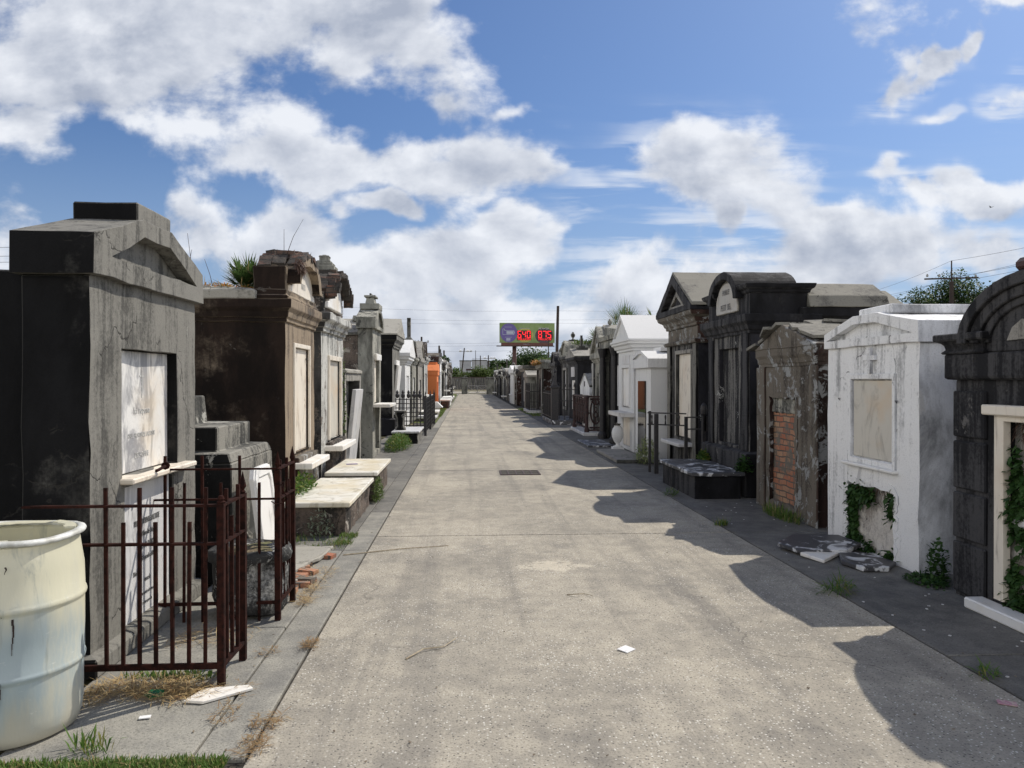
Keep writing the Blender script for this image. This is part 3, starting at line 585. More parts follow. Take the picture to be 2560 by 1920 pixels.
# --- dark gabled tomb
t = Tomb('tomb', 'tall dark grey gabled tomb with a tall leaning white tablet and stepped roof finial', 'L', -2.17, 22.5, 24.9, 3.0, M['conc'])
h = (-.62, .62, .62, 2.05, .07)
t.wall(2.55, [h]); t.b(MB().obox((0, -.03, 1.33), 1.05, .06, 1.42, (.09, 0, 0)), 'tablet', M['mar'], rough=None); t.ledge(-.55, .55, 2.2, .06, M['mar'], .15, name='tablet_lintel'); t.ledge(-.8, .8, .62, .22, M['mar_gr'], .05)
t.loft(COR(2.55, .14, .36), 'cornice'); t.gable(2.91, .04, .52, .16, tymp=False, mat=M['conc_top']); t.steps(0, .9, 3.38, [(0, .18), (.16, .15), (.16, .02), (.32, -.02), (.32, -.08), (.38, -.08)], M['grey_mould'], .2, .2)
t.loft([(0, .08), (.45, .08), (.5, 0)], 'plinth', M['black'])
# --- white gabled tomb
t = Tomb('tomb', 'bright white painted gabled tomb behind the iron grid railing on the left', 'L', -2.10, 26.2, 28.5, 2.6, M['white_new'])
t.wall(2.14, [(-.55, .55, .5, 1.75, .05)]); t.tablet((-.5, .5, .55, 1.7, .05), M['mar_gr']); t.loft(COR(2.14, .14, .26), 'cornice'); t.gable(2.40, .12, .50, .18, rec=.05, band=.12, tymp=False)
# --- crumbling tomb with tall cross
t = Tomb('tomb', 'crumbling grey tomb topped by a tall narrow stone cross', 'L', -2.05, 28.9, 31.0, 2.4, M['grey_mould'])
t.wall(2.2, [(-.55, .55, .5, 1.7, .08)]); t.tablet((-.5, .5, .55, 1.7, .08), M['mar_gr']); t.loft(COR(2.2, .14, .25), 'cornice', rough=(.2, .03, 4)); t.arch(2.45, .15, .8, .35, .05, rough=(.15, .03, 4), mat=M['masonry'])
t.steps(0, .2, 2.85, [(0, .1), (.22, .08), (.26, .0), (.42, -.14)], M['grey_mould'], .22, .20, 'pedestal'); t.cross(0, .2, 3.25, .75, M['conc_lt'], t=.07)
# --- grey gabled
t = Tomb('tomb', 'slim grey gabled tomb just beyond the tomb with the tall cross', 'L', -2.0, 31.4, 34.6, 2.2, M['conc_lt'])
t.wall(2.2, [(-.5, .5, .3, 1.6, .08)]); t.tablet((-.5, .5, .3, 1.6, .08), M['mar_gr']); t.loft(COR(2.2, .12, .26), 'cornice'); t.gable(2.46, .05, .75, .1, rec=.05)
t = Tomb('tomb', 'ruined tomb with broken top and a white shelf, just before the orange tomb', 'L', -1.95, 35.0, 38.0, 2.2, M['oldwhite'])
t.wall(2.35, [(-.6, .6, .9, 1.9, .08)]); t.tablet((-.6, .6, .9, 1.9, .08), M['mar_gr']); t.ledge(-.8, .8, .9, .35, M['mar'], .08); t.loft(COR(2.35, .12, .3), 'cornice', rough=(.2, .05, 3)); t.arch(2.65, .15, .7, .55, .03, rough=(.15, .06, 3), mat=M['masonry'])
t = Tomb('tomb', 'dark reddish brown brick tomb standing behind the orange tomb', 'L', -2.45, 39.4, 43.4, 3.0, M['brick_dk'])
t.wall(2.45); t.loft(COR(2.45, .1, .25), 'cornice'); t.gable(2.7, .05, .3, .1, tymp=False)
# --- orange tomb
t = Tomb('tomb', 'small bright orange painted tomb on the grass verge', 'L', -1.60, 40.7, 42.9, .55, M['orange'])
t.wall(1.85, [(-.7, .7, .2, 1.5, .06)]); t.loft([(1.85, .05), (2.05, .05)], 'cornice'); t.gable(2.05, .05, .35, .07, tymp=False, flat=.45); t.b(MB().box(-.45, .45, .03, .5, 2.42, 2.55), 'ridge_block')
# ================================================================ right row
# --- dark tomb with the big round arch, cut by the frame
t = Tomb('tomb', 'black-stained tomb with a wide moulded arch and white marble door frame, nearest on the right', 'R', 3.66, 3.74, 5.56, 2.4, M['black']); t.rg = (.25, .003)
xl = -t.w
hd = (xl+.50, t.w-.16, .10, 1.34, .10)
m = MB()
for a, b_ in ((0, .10), (.10, .42), (.445, .80), (.825, 1.16), (1.185, 1.60)):
    pass
t.wall(1.60, [hd])
for z0, z1 in ((.03, .40), (.43, .77), (.80, 1.15), (1.18, 1.52)):
    t.b(MB().box(xl-.012, xl+.35, -.022, .3, z0, z1), 'rusticated_block', M['black']); t.b(MB().box(t.w-.12, t.w+.012, -.022, .3, z0, z1), 'rusticated_block', M['black'])
t.frame((hd[0]+.07, hd[1]-.07, hd[2], hd[3]-.02, .1), M['mar_cream'], .09, .05, 'door_frame', sill=False)
t.ledge(hd[0]-.10, hd[1]+.10, hd[3]+.09, .09, M['mar_cream'], .07, name='door_lintel')
t.b(MB().wall(hd[0], hd[1], .04, .10, .08, .62).wall(hd[0], hd[1], .085, .10, .62, hd[3]), 'door_infill', M['white_block'], rough=(.06, .012, 9), bev=0)
t.b(MB().box(hd[0]+.05, hd[1], -.01, .06, .62, .68), 'inner_shelf', M['mar_gr'], rough=None)
t.b(MB().box(hd[0]-.16, hd[1]+.3, -.17, -.03, 0, .075), 'threshold', M['mar'], rough=None)
t.loft([(1.60, .0), (1.605, .05), (1.63, .06), (1.79, .06)], 'frieze', M['black'])
t.loft([(1.79, .05), (1.792, .075), (1.81, .075), (1.815, .055), (1.85, .06), (1.88, .085), (1.89, .12), (1.94, .12)], 'cornice', M['black'], x1=-.58)
t.loft([(1.79, .05), (1.792, .075), (1.81, .075), (1.815, .055), (1.85, .06), (1.88, .085), (1.89, .12), (1.94, .12)], 'cornice', M['black'], x0=.58)
n = 20; AR = lambda r, rz, z: [(r*math.cos(math.pi*i/n), z+rz*math.sin(math.pi*i/n)) for i in range(n+1)]
zc = 1.86
t.b(MB().ring(AR(.74, .45, zc), AR(.64, .37, zc), -.12, .5, False).ring(AR(.64, .37, zc), AR(.54, .30, zc), -.09, .5, False).ring(AR(.54, .30, zc), AR(.47, .25, zc), -.065, .5, False), 'arch_moulding', M['black'], bev=.006)
t.b(MB().prism([(-.62, zc-.07), (.62, zc-.07)]+AR(.60, .34, zc-.01), -.04, 2.4), 'tympanum', M['black'])
t.b(MB().prism([(-.30, 1.865), (-.06, 1.87), (-.07, 1.97), (-.16, 2.0), (-.25, 1.95)], -.055, -.039), 'plaster_remnant', M['conc_lt'], bev=0, rough=None)
t.b(MB().prism([(-.72, zc-.02), (.72, zc-.02)]+AR(.72, .43, zc), .5, 2.4), 'roof', M['black'])
t.b(MB().box(-.16, .16, -.12, .4, zc+.44, zc+.53), 'ridge_block', M['iron_dk'], bev=.03, rough=None)
DARK = t
# --- white tomb
t = Tomb('tomb', 'white painted tomb with raised cross, tan tablet and ivy-filled lower opening', 'R', 3.70, 6.10, 7.70, 1.55, M['white'])
h = t.hole(2130, 948, 2234, 1140, .035); lo = t.hole(2121, 1200, 2237, 1330, .09); lo = (lo[0], lo[1], 0, lo[3], .09)
t.wall(1.915, [h, lo]); t.frame((h[0], h[1], h[2], h[3], h[4]), M['white'], .05, .018); t.tablet(h, M['mar_tan'], .02, .012)
t.ledge(h[0]-.11, h[1]+.08, h[2]-.05, .06, M['mar'], .03)
t.b(MB().box(lo[0], lo[1], .05, .09, 0, lo[3]), 'lower_infill', M['white_block'], rough=(.05, .012, 10), bev=0)
zt = 1.915
po = [(-.82, zt), (.835, zt), (.835, 2.09), (.18, 2.205), (-.24, 2.205), (-.82, 2.06)]; pi = [(-.76, 1.99), (.74, 1.99), (.74, 1.995), (.16, 2.125), (-.24, 2.125), (-.76, 1.995)]
t.b(MB().ring(po, pi, -.035, .035).prism(po, .035, 1.60), 'pediment', M['white']); t.b(MB().box(-.28, .30, .05, 1.2, 2.195, 2.275), 'ridge_block', M['white'])
x0 = (h[0]+h[1])/2
t.b(MB().box(x0-.024, x0+.024, -.034, 0, h[3]+.052, 1.895).box(x0-.095, x0-.024, -.034, 0, 1.78, 1.83).box(x0+.024, x0+.095, -.034, 0, 1.78, 1.825), 'raised_cross', M['white'], rough=None, bev=.003)
for xx in (-.52, .50): t.b(MB().tube([(xx-.02, -.004, 1.40), (xx-.02, -.02, 1.42), (xx+.02, -.02, 1.42)], .004), 'iron_hook', M['iron'], rough=None, bev=0)
WHITE = t
# --- brown tomb with brick opening
t = Tomb('tomb', 'low brown peeling tomb whose broken tablet opening shows orange brick', 'R', 3.76, 8.10, 9.68, 2.6, M['brown_sh'])
h = t.hole(1924, 990, 1990, 1250, .09)
t.wall(1.76, [h]); t.b(MB().box(h[0], h[1], .05, .09, h[2], h[3]-.2), 'brick_infill', M['brick'], rough=(.05, .014, 12), bev=0); t.b(MB().box(h[0], h[1], .03, .09, h[3]-.2, h[3]), 'broken_tablet', M['grey_mould'], rough=(.06, .012, 9))
t.b(MB().box(-.86, -.60, -.025, 0, 0, 1.76), 'pilaster'); t.b(MB().box(.56, .86, -.025, 0, 0, 1.76), 'pilaster')
t.loft(COR(1.76, .05, .21), 'cornice'); t.gable(1.97, .02, .27, .055, tymp=False)
m = MB(); rr = random.Random(5)
for i in range(110):
    x = rr.uniform(-.95, .95); y = rr.uniform(0, 2.5); m.obox((x, y, 1.995+.27*(1-abs(x)/1.0)+.008), rr.uniform(.2, .42), rr.uniform(.2, .42), .035, (rr.uniform(-.06, .06), (.27 if x > 0 else -.27), rr.uniform(-.3, .3)))
t.b(m, 'roof', M['roofc'], rough=None, bev=0)
m = MB()
for x, y, hh, lx in ((.1, .9, .32, .05), (.15, 1.0, .22, -.12), (.3, .8, .18, .15), (.05, 1.1, .25, .16)): m.tube([(x, y, 2.12), (x+lx*.3, y, 2.12+hh*.6), (x+lx, y+.03, 2.12+hh)], .006, 4, .003)
t.b(m, 'roof_stalk', M['iron_dk'], rough=None, bev=0)
def ragged(t, h, mat, seed, amp=.045, name='torn_plaster_edge'):
    rr = random.Random(seed); xa, xb, za, zb, d = h; inn = []; out = []
    def side(x0, z0, x1, z1, nx, nz, n):
        for i in range(n): f = i/n; a = rr.uniform(-.01, amp); inn.append((x0+(x1-x0)*f+nx*a, z0+(z1-z0)*f+nz*a)); b = rr.uniform(.0, .05)+.02; out.append((x0+(x1-x0)*f-nx*b, z0+(z1-z0)*f-nz*b))
    side(xa, za, xb, za, 0, 1, 8); side(xb, za, xb, zb, -1, 0, 20); side(xb, zb, xa, zb, 0, -1, 8); side(xa, zb, xa, za, 1, 0, 20)
    return MB().ring(out, inn, -.007, .035).build(name, mat, t.root)
ragged(t, h, M['brown_sh'], 1); ragged(WHITE, lo, M['white'], 2, .025)
# --- dark arched tall tomb
t = Tomb('tomb', 'tall black-streaked tomb with shouldered arch, carved lunette and long barrel roof', 'R', 3.86, 10.30, 12.12, 1.0, M['black_st'])
h = (-.39, .46, .66, 2.06, .10)
t.wall(2.28, [h]); t.tablet(h, M['black_st'], .03, .0); t.loft([(0, .10), (.59, .10), (.62, .0)], 'plinth', M['black'])
t.b(MB().box(-.86, -.62, -.025, 0, .62, 2.26), 'pilaster', M['black']); t.b(MB().box(.60, .86, -.025, 0, .62, 2.26), 'pilaster', M['black'])
t.loft(COR(2.24, .11, .26), 'cornice', M['black'], D=.85)
t.b(MB().wall(-.90, .90, 0, .80, 2.50, 2.82), 'parapet', M['black'])
for a, b_ in ((None, -.50), (.50, None)):
    t.loft([(2.79, .0), (2.80, .03), (2.84, .04), (2.86, .08), (2.92, .10)], 'shoulder_cornice', M['black'], D=.8, x0=a, x1=b_, w=.90)
t.b(MB().ring(AR(.64, .44, 2.75), AR(.50, .33, 2.75), -.11, .8, False), 'arch_moulding', M['black'])
t.b(MB().prism([(-.46, 2.58), (.46, 2.58), (.46, 2.66)]+AR(.44, .34, 2.70)+[(-.46, 2.66)], -.03, .78), 'lunette', M['mar_dk'])
letters([('FAMILLE', .11, 0, 2.86), ('PETIT  BEL', .13, 0, 2.63)], M['ink'], t.root, -.036, sx=.75)
t.b(MB().prism([(-.62, 2.75), (.62, 2.75)]+AR(.62, .43, 2.75), 0., .79), 'arch_roof', M['roofc'])
t.b(MB().wall(-.86, .86, .8, 1.85, 0, 2.36), 'rear_vault', M['black']); t.loft([(2.36, .0), (2.37, .05), (2.46, .07), (2.47, .11), (2.60, .11)], 'vault_cornice', M['black'], D=1.05, y0=.8, w=.86)
t.b(MB().prism([(-1.0, 2.60), (1.0, 2.60), (.92, 2.76), (.55, 2.96), (0, 3.04), (-.55, 2.96), (-.92, 2.76)], .8, 1.93), 'roof', M['roofc'])
# --- dark gabled tall tomb
t = Tomb('tomb', 'tall dark tomb with steep triangular pediment and cream tablet behind the iron gate', 'R', 3.98, 13.05, 14.95, 3.6, M['black_st'])
h = (-.35, .60, .55, 2.08, .06)
t.wall(2.26, [h]); t.tablet(h, M['mar_cream'], .03, .0); t.frame(h, M['conc_lt'], .07, .04, sill=False); t.ledge(-.55, .70, .48, .28, M['mar_gr'], .06)
t.b(MB().box(-.95, -.74, -.05, 0, 0, 2.24), 'pilaster', M['conc']); t.b(MB().box(.74, .95, -.05, 0, 0, 2.24), 'pilaster', M['conc'])
t.loft([(2.24, .0), (2.25, .08), (2.31, .10), (2.33, .02), (2.55, .02)], 'architrave', M['brown_sh']); t.loft([(2.55, .02), (2.555, .06), (2.60, .06), (2.62, .09), (2.68, .11), (2.73, .19), (2.80, .21)], 'cornice', M['brown_sh'])
t.b(MB().prism([(-1.16, 2.80), (1.16, 2.80), (1.16, 2.86), (0, 3.50), (-1.16, 2.86)], -.1, 1.2).ring([(-1.18, 2.80), (1.18, 2.80), (1.18, 2.88), (0, 3.54), (-1.18, 2.88)], [(-.82, 2.90), (.82, 2.90), (.81, 2.91), (0, 3.36), (-.81, 2.91)], -.22, -.1), 'pediment', M['black'])
t.b(MB().ring([(-.5, 2.92), (.5, 2.92), (.5, 2.93), (0, 3.22), (-.5, 2.93)], [(-.34, 2.96), (.34, 2.96), (.34, 2.97), (0, 3.14), (-.34, 2.97)], -.14, -.1), 'tympanum_relief', M['conc_lt'])
t.b(MB().prism([(-1.20, 2.87), (0, 3.53), (1.20, 2.87), (1.20, 2.93), (0, 3.59), (-1.20, 2.93)], -.20, 1.25), 'gable_roof', M['roofc'])
t.b(MB().prism([(-1.1, 2.80), (1.1, 2.80), (1.1, 2.9), (.45, 3.22), (-.45, 3.22), (-1.1, 2.9)], 1.25, 3.6), 'roof', M['roofc'])
# --- small white tomb with granite tablet
t = Tomb('tomb', 'low white painted tomb with a tall polished dark granite tablet', 'R', 3.68, 15.25, 16.65, 1.7, M['white_new'])
h = t.hole(1595, 952, 1622, 1140, .03); h = (-.42, .30, .03, 1.52, .02)
t.wall(1.84, []); t.b(MB().box(-.40, .30, -.02, 0, .05, 1.58), 'tablet', M['granite'], rough=None, bev=.003)
t.loft([(1.84, .03), (1.85, .08), (1.98, .08)], 'cornice'); t.gable(1.98, .05, .18, .08, rec=.05, flat=.12, band=.06); t.b(MB().box(-.3, .3, .3, 1.5, 2.20, 2.28), 'ridge_block')
# --- tall white gable
t = Tomb('tomb', 'tall white tomb with steep plain gable and a white shelf, urn at its foot', 'R', 3.68, 16.85, 18.55, 2.3, M['white_new'])
h = (-.35, .45, .98, 1.88, .05)
t.wall(2.25, [h, (-.35, .45, .08, .85, .05)]); t.tablet(h, M['mar']); t.tablet((-.35, .45, .08, .85, .05), M['mar_cream'], name='lower_tablet'); t.frame(h, M['white_new'], .06, .03, sill=False)
t.ledge(-.6, .95, .87, .30, M['mar_gr'], .09); t.b(MB().box(-.3, .45, -.02, 0, 1.97, 2.17), 'name_plaque', M['mar_gr'], rough=None)
t.loft([(2.25, .0), (2.255, .04), (2.30, .04), (2.32, .08), (2.38, .10), (2.41, .15), (2.46, .15), (2.465, .18), (2.51, .18)], 'cornice'); t.gable(2.51, .0, .60, .14, rec=.05, band=.07)
# --- columned dark tomb + gothic one
t = Tomb('tomb', 'black-stained tomb with two dark iron columns framing a white tablet', 'R', 3.90, 18.9, 21.0, 2.2, M['black'])
t.wall(2.55, [(-.5, .5, .9, 2.0, .1), (-.45, .45, .05, .7, .08)]); t.tablet((-.5, .5, .9, 2.0, .1), M['mar_gr']); t.tablet((-.45, .45, .05, .7, .08), M['mar_gr'], name='lower_tablet')
for x in (-.85, .85): t.b(MB().lathe([(.13, 0), (.13, .12), (.08, .2), (.075, 2.2), (.12, 2.35), (.14, 2.45)], (x, -.22, 0), 12), 'column', M['iron'], rough=None)
t.loft([(2.45, .22), (2.62, .22), (2.64, .28), (2.75, .30)], 'cornice', M['grey_mould']); t.b(MB().prism([(-1.2, 2.75), (1.2, 2.75), (1.2, 2.85), (-1.2, 3.05)], -.1, 2.2), 'roof', M['grey_mould'])
t = Tomb('tomb', 'grey tomb with carved pointed gable, rose window relief and small urn on top', 'R', 3.80, 21.0, 22.9, 2.6, M['grey_mould'])
t.wall(2.1, [(-.45, .45, .4, 1.8, .1)]); t.tablet((-.45, .45, .4, 1.8, .1), M['mar_gr']); t.b(MB().box(-1.05, -.75, -.06, 0, 0, 2.1), 'pilaster', M['oldwhite'], rough=None); t.b(MB().box(.75, 1.05, -.06, 0, 0, 2.1), 'pilaster', M['oldwhite'], rough=None)
t.loft(COR(2.1, .12, .2), 'cornice'); t.gable(2.30, .2, .64, .12, rec=.1, band=.08); t.b(MB().ring([(.2*math.cos(2*math.pi*i/12), 2.72+.2*math.sin(2*math.pi*i/12)) for i in range(12)], [(.1*math.cos(2*math.pi*i/12), 2.72+.1*math.sin(2*math.pi*i/12)) for i in range(12)], -.08, -.02), 'rosette', M['oldwhite'], rough=None)
t.b(MB().prism([(-1.25, 2.48), (1.25, 2.48), (0, 3.19)], .1, 2.6), 'roof', M['conc_top']); t.urn(0, .3, 3.12, .24, M['grey_mould'])
# --- small white house-like tomb
t = Tomb('tomb', 'small white house-shaped tomb with rust-brown slit door, beside the ornate railing', 'R', 3.72, 22.0, 23.7, 1.2, M['white_block'])
t.root.location = (3.72, 23.85, 0)
t.wall(1.14, [(-.14, .14, .0, 1.08, .05)]); t.b(MB().box(-.13, .13, .03, .05, .02, 1.06), 'door', M['iron_dk'], rough=None); t.b(MB().prism([(-.92, 1.14), (.92, 1.14), (.95, 1.40), (.12, 1.74), (-.12, 1.74), (-.95, 1.40)], -.06, 1.3), 'gable', M['white']); t.b(MB().box(-.05, .05, -.075, -.055, 1.40, 1.56), 'slot', M['iron'], rough=None)
t.b(MB().prism([(-.98, 1.39), (-.12, 1.76), (.12, 1.76), (.98, 1.39), (1.0, 1.44), (.12, 1.81), (-.12, 1.81), (-1.0, 1.44)], -.07, 1.32), 'roof', M['conc_lt'])
# --- black tomb with low gable roof
t = Tomb('tomb', 'black tomb with low grey gabled roof, white tablet and small roof cross', 'R', 3.92, 27.2, 29.4, 3.2, M['black'])
t.wall(2.18, [(-.45, .45, .5, 1.6, .05)]); t.tablet((-.45, .45, .5, 1.6, .05), M['mar']); t.b(MB().box(-.4, .4, -.03, 0, 1.72, 2.08), 'name_plaque', M['mar_gr'], rough=None); t.loft(COR(2.18, .14, .24), 'cornice'); t.gable(2.42, .04, .30, .14, tymp=False, mat=M['conc_lt']); t.steps(0, .3, 2.72, [(0, .1), (.08, .1), (.08, 0), (.13, 0)], M['conc_lt'], .12, .12, 'pedestal'); t.cross(0, .3, 2.83, .42, M['conc_lt'], t=.04)
# --- overgrown arch tomb
t = Tomb('tomb', 'crumbling tomb with arched gable, plants sprouting on its roof and a stone urn', 'R', 4.02, 30.0, 32.6, 3.0, M['black_st'])
t.wall(2.3, [(-.5, .5, .5, 2.0, .08)]); t.tablet((-.5, .5, .5, 2.0, .08), M['mar_gr']); t.frame((-.5, .5, .5, 2.0, .08), M['conc_lt'], .1, .05); t.loft(COR(2.3, .14, .25), 'cornice', rough=(.2, .04, 3)); t.arch(2.55, .15, .9, .5, .1, rough=(.15, .05, 4), mat=M['grey_mould']); t.steps(0, .3, 3.16, [(0, .05), (.08, .05)], M['conc_lt'], .12, .12, 'pedestal'); t.urn(0, .3, 3.23, .34, M['conc_lt'])
t.b(MB().prism([(-1.4, 2.55), (1.4, 2.55), (1.3, 2.8), (0, 3.0), (-1.3, 2.8)], .5, 3), 'roof', M['conc_top'], rough=(.3, .08, 3))
OVER = t
t = Tomb('tomb', 'narrow grey arched tomb with dark round niche, beyond the overgrown tomb', 'R', 3.85, 33.0, 35.0, 2.2, M['black_st'])
t.wall(2.1, [(-.5, .5, .5, 1.8, .1)]); t.tablet((-.5, .5, .5, 1.8, .1), M['mar_gr']); t.loft(COR(2.1, .1, .2), 'cornice'); t.arch(2.3, .1, .7, .45, .08)
t = Tomb('tomb', 'tomb with mossy overgrown flat roof carrying a tall stone urn', 'R', 3.55, 35.8, 38.4, 2.6, M['brown_sh'])
t.wall(2.15, [(-.6, .6, .3, 1.7, .1)]); t.tablet((-.6, .3, .3, 1.7, .1), M['mar_gr']); t.b(MB().box(-1.35, -1.1, -.08, 0, 0, 2.1), 'pilaster', M['conc_lt'], rough=None); t.b(MB().box(1.1, 1.35, -.08, 0, 0, 2.1), 'pilaster', M['conc_lt'], rough=None); t.loft([(2.15, .1), (2.3, .15), (2.45, .2), (2.55, .1)], 'cornice', M['grey_mould'], rough=(.25, .07, 3))
t.steps(0, 1.0, 2.5, [(0, .3), (.06, .3), (.1, .15), (.2, .08), (.24, -.1)], M['conc_lt'], .3, .3, 'pedestal'); t.urn(0, 1.0, 2.73, .46, M['conc_lt'])
MOSSY = t
t = Tomb('tomb', 'wide low black tomb with long pale stone roof edge', 'R', 3.35, 44.0, 47.6, 4.0, M['black'])
t.wall(2.1, [(-.7, .7, .3, 1.6, .1)]); t.tablet((-.7, .7, .3, 1.6, .1), M['mar_gr']); t.loft([(2.1, .05), (2.2, .12), (2.25, .2), (2.45, .2)], 'cornice', M['conc_lt'])
t = Tomb('tomb', 'low grey tomb with yellowish slab roof standing by the spiked fence', 'R', 3.10, 39.0, 41.6, 1.4, M['grey_mould'])
t.wall(1.75, [(-.3, .3, .2, 1.4, .08)]); t.gable(1.75, .1, .25, .08, tymp=False, mat=M['conc_top'])
t = Tomb('tomb', 'slim light grey concrete tomb with white capped top, far on the right', 'R', 3.05, 51, 54.5, .55, M['white_new'])
t.wall(1.95); t.loft([(1.95, 0), (2.05, .12), (2.3, .14)], 'cornice'); t.gable(2.3, .0, .3, .12, tymp=False)
t = Tomb('tomb', 'pink-grey tomb with curved top, just before the slim light grey tomb', 'R', 3.1, 48.0, 50.6, 2.0, M['brown_sh'])
t.wall(1.85, [(-.6, .6, .3, 1.6, .1)]); t.loft(COR(1.85, .1, .22), 'cornice', M['oldwhite']); t.arch(2.07, .1, 1.0, .35, .08, mat=M['oldwhite'])
t = Tomb('tomb', 'white tomb top with small cross showing behind the low white tomb, second row', 'R', 5.6, 21.0, 23.0, 1.2, M['white_new'])
t.wall(2.2); t.loft([(2.2, .05), (2.3, .1), (2.4, .1), (2.42, -.2), (2.72, -.55), (2.85, -.62)], 'spire'); t.cross(0, .6, 2.84, .42, M['white_new'], t=.05)
t = Tomb('tomb', 'brown-grey low flat roof of a tomb behind the low white tomb, second row', 'R', 5.4, 18.2, 20.6, 1.8, M['grey_mould'])
t.wall(2.35); t.loft([(2.35, .1), (2.5, .12)], 'roof', M['conc_top'])
# ================================================================ far tombs, both rows
FM = [('grey', 'conc_lt'), ('white', 'white'), ('dark', 'black'), ('mouldy grey', 'grey_mould'), ('brown', 'brown_sh'), ('black-streaked', 'black_st'), ('flaking white', 'oldwhite'), ('dull grey', 'conc')]
TOPS = ['flat corniced', 'gabled', 'arched', 'urn-topped', 'cross-topped', 'block-topped']
def far_tomb(side, X, Ya, Yb, H, mi, ti, ledge, label, D=1.8):
    adj, mk = FM[mi]; mat = M[mk]
    t = Tomb('tomb', label, side, X, Ya, Yb, D, mat); t.rg = None; t.bv = 0
    h = (-t.w*.45, t.w*.45, .35, H-.5, .1); t.wall(H, [h]); t.tablet(h, M[rnd.choice(['mar', 'mar_gr', 'mar_cream'])])
    t.loft(COR(H, .12, .25), 'cornice'); z = H+.25
    if ti in (1, 3): t.gable(z, .03, rnd.uniform(.35, .6), .1)
    if ti in (2, 4): t.arch(z, .12, t.w*.75, rnd.uniform(.35, .5), .08)
    if ti == 3: t.urn(0, .3, z+.5, .5, M['conc_lt'])
    if ti == 4: t.cross(0, .3, z+.5, .75, M['conc_lt'], t=.07)
    if ti in (0, 5): t.loft([(z, .08), (z+.12, .02)], 'roof', M['conc_top'])
    if ti == 5: t.steps(0, .35, z+.1, [(0, .1), (.3, .08), (.3, 0), (.5, -.05)], M['conc_lt'], .3, .3)
    if ledge: t.ledge(-t.w*.6, t.w*.6, .9 if ledge == 1 else .35, .4, M['mar'], .09)
ORD = ['first', 'second', 'third', 'fourth', 'fifth', 'sixth', 'seventh', 'eighth', 'ninth', 'tenth', 'eleventh', 'twelfth', 'thirteenth', 'fourteenth', 'fifteenth', 'sixteenth', 'seventeenth', 'eighteenth']
def far_row(side, X, y, yend, specs, mark, sgn):
    k = 0
    while y < yend:
        H, mi, ti, led = specs[k % len(specs)]; H += rnd.uniform(-.08, .08); wd = rnd.uniform(1.7, 2.4)
        lab = '%s %s tomb, %s past the %s on the %s' % (FM[mi][0], TOPS[ti], ORD[min(k, 17)], mark, 'left' if side == 'L' else 'right')
        far_tomb(side, X+sgn*rnd.uniform(-.05, .2), y, y+wd, H, mi, ti, led, lab); y += wd+rnd.uniform(.15, .6); k += 1
far_row('L', -1.62, 44.2, 86, [(2.35, 4, 2, 0), (2.6, 1, 0, 0), (2.0, 3, 5, 2), (2.7, 2, 1, 0), (2.3, 0, 4, 1), (1.9, 5, 0, 0), (2.5, 6, 1, 2), (2.75, 1, 0, 0), (2.0, 0, 2, 0), (2.2, 3, 3, 0), (2.4, 4, 0, 1), (1.9, 7, 1, 0)], 'orange tomb', -1)
far_row('R', 3.0, 55.2, 87, [(1.7, 5, 3, 0), (1.9, 4, 0, 0), (1.6, 0, 2, 2), (2.0, 2, 0, 0), (1.9, 6, 4, 0), (1.7, 3, 1, 0), (1.8, 5, 0, 0), (1.9, 7, 2, 0)], 'slim light grey tomb', 1)
# ================================================================ ledger boxes and loose stones on the left
def ledger(label, x0, x1, y0, y1, h, th, mtop, mbox, ov=.05, cat='grave box', rough=(.08, .018, 8), top_rough=None):
    """low box grave: box under a slab, in world axes"""
    r = empty('grave_box', ((x0+x1)/2, (y0+y1)/2, 0), 0, label, cat, 'low box graves beside the path')
    w, d = (x1-x0)/2, (y1-y0)/2
    MB().box(-w+ov, w-ov, -d+ov, d-ov, 0, h-th).build('base', mbox, r, 0, rough)
    MB().box(-w, w, -d, d, h-th, h).build('top_slab', mtop, r, .008, top_rough)
    return r
ledger('brick box grave under a thick white marble slab, nearest on the left', -1.88, -1.20, 7.95, 9.98, .345, .05, M['mar_top'], M['masonry'], rough=(.07, .03, 9))
ledger('second white marble slab grave behind the nearest one, thin card lying on it', -1.87, -1.18, 10.2, 12.0, .385, .05, M['mar_top'], M['masonry'])
tag(MB().obox((-1.66, 11.2, .389), .16, .10, .004, (0, 0, .3)).build('card', plain('lilac_card', (.22, .18, .32))), 'small purple card lying on the second white marble grave slab', 'card')
ledger('grey stone box grave with white slab near the dark gabled tomb on the left', -1.90, -1.20, 19.4, 21.4, .31, .05, M['mar_gr'], M['conc'], cat='grave box')
r = empty('grave_marker', (-1.72, 20.0, .31), 0, 'dark curved stone vase standing on the grey box grave', 'stone vase'); MB().lathe([(.14, 0), (.14, .05), (.09, .12), (.10, .3), (.16, .42), (.14, .46)], n=14).build('body', M['conc'], r, smooth=True); MB().lathe([(.17, .46), (.17, .50), (.12, .50)], n=14).build('rim', M['conc_lt'], r)
ledger('low pale flat grave slab beside the grass, nearest of the three flat slabs', -1.95, -1.20, 29.6, 31.4, .18, .06, M['mar_gr'], M['masonry'], cat='grave slab')
ledger('white flat grave slab, middle of the three flat slabs by the grass', -1.95, -1.20, 31.8, 34.0, .30, .07, M['mar'], M['conc_lt'], cat='grave slab')
ledger('grey flat grave slab with sloped stone, farthest of the three by the grass', -1.95, -1.25, 34.4, 36.6, .35, .07, M['conc_top'], M['conc_lt'], cat='grave slab')
tag(MB().prism([(-.45, 0), (.45, 0), (.2, .25), (-.35, .25)], -.3, .3).build('slant_marker', M['mar'], None, .01, loc=(-1.55, 35.3, .351)), 'small white slanted marker on the farthest flat grave slab', 'grave marker')
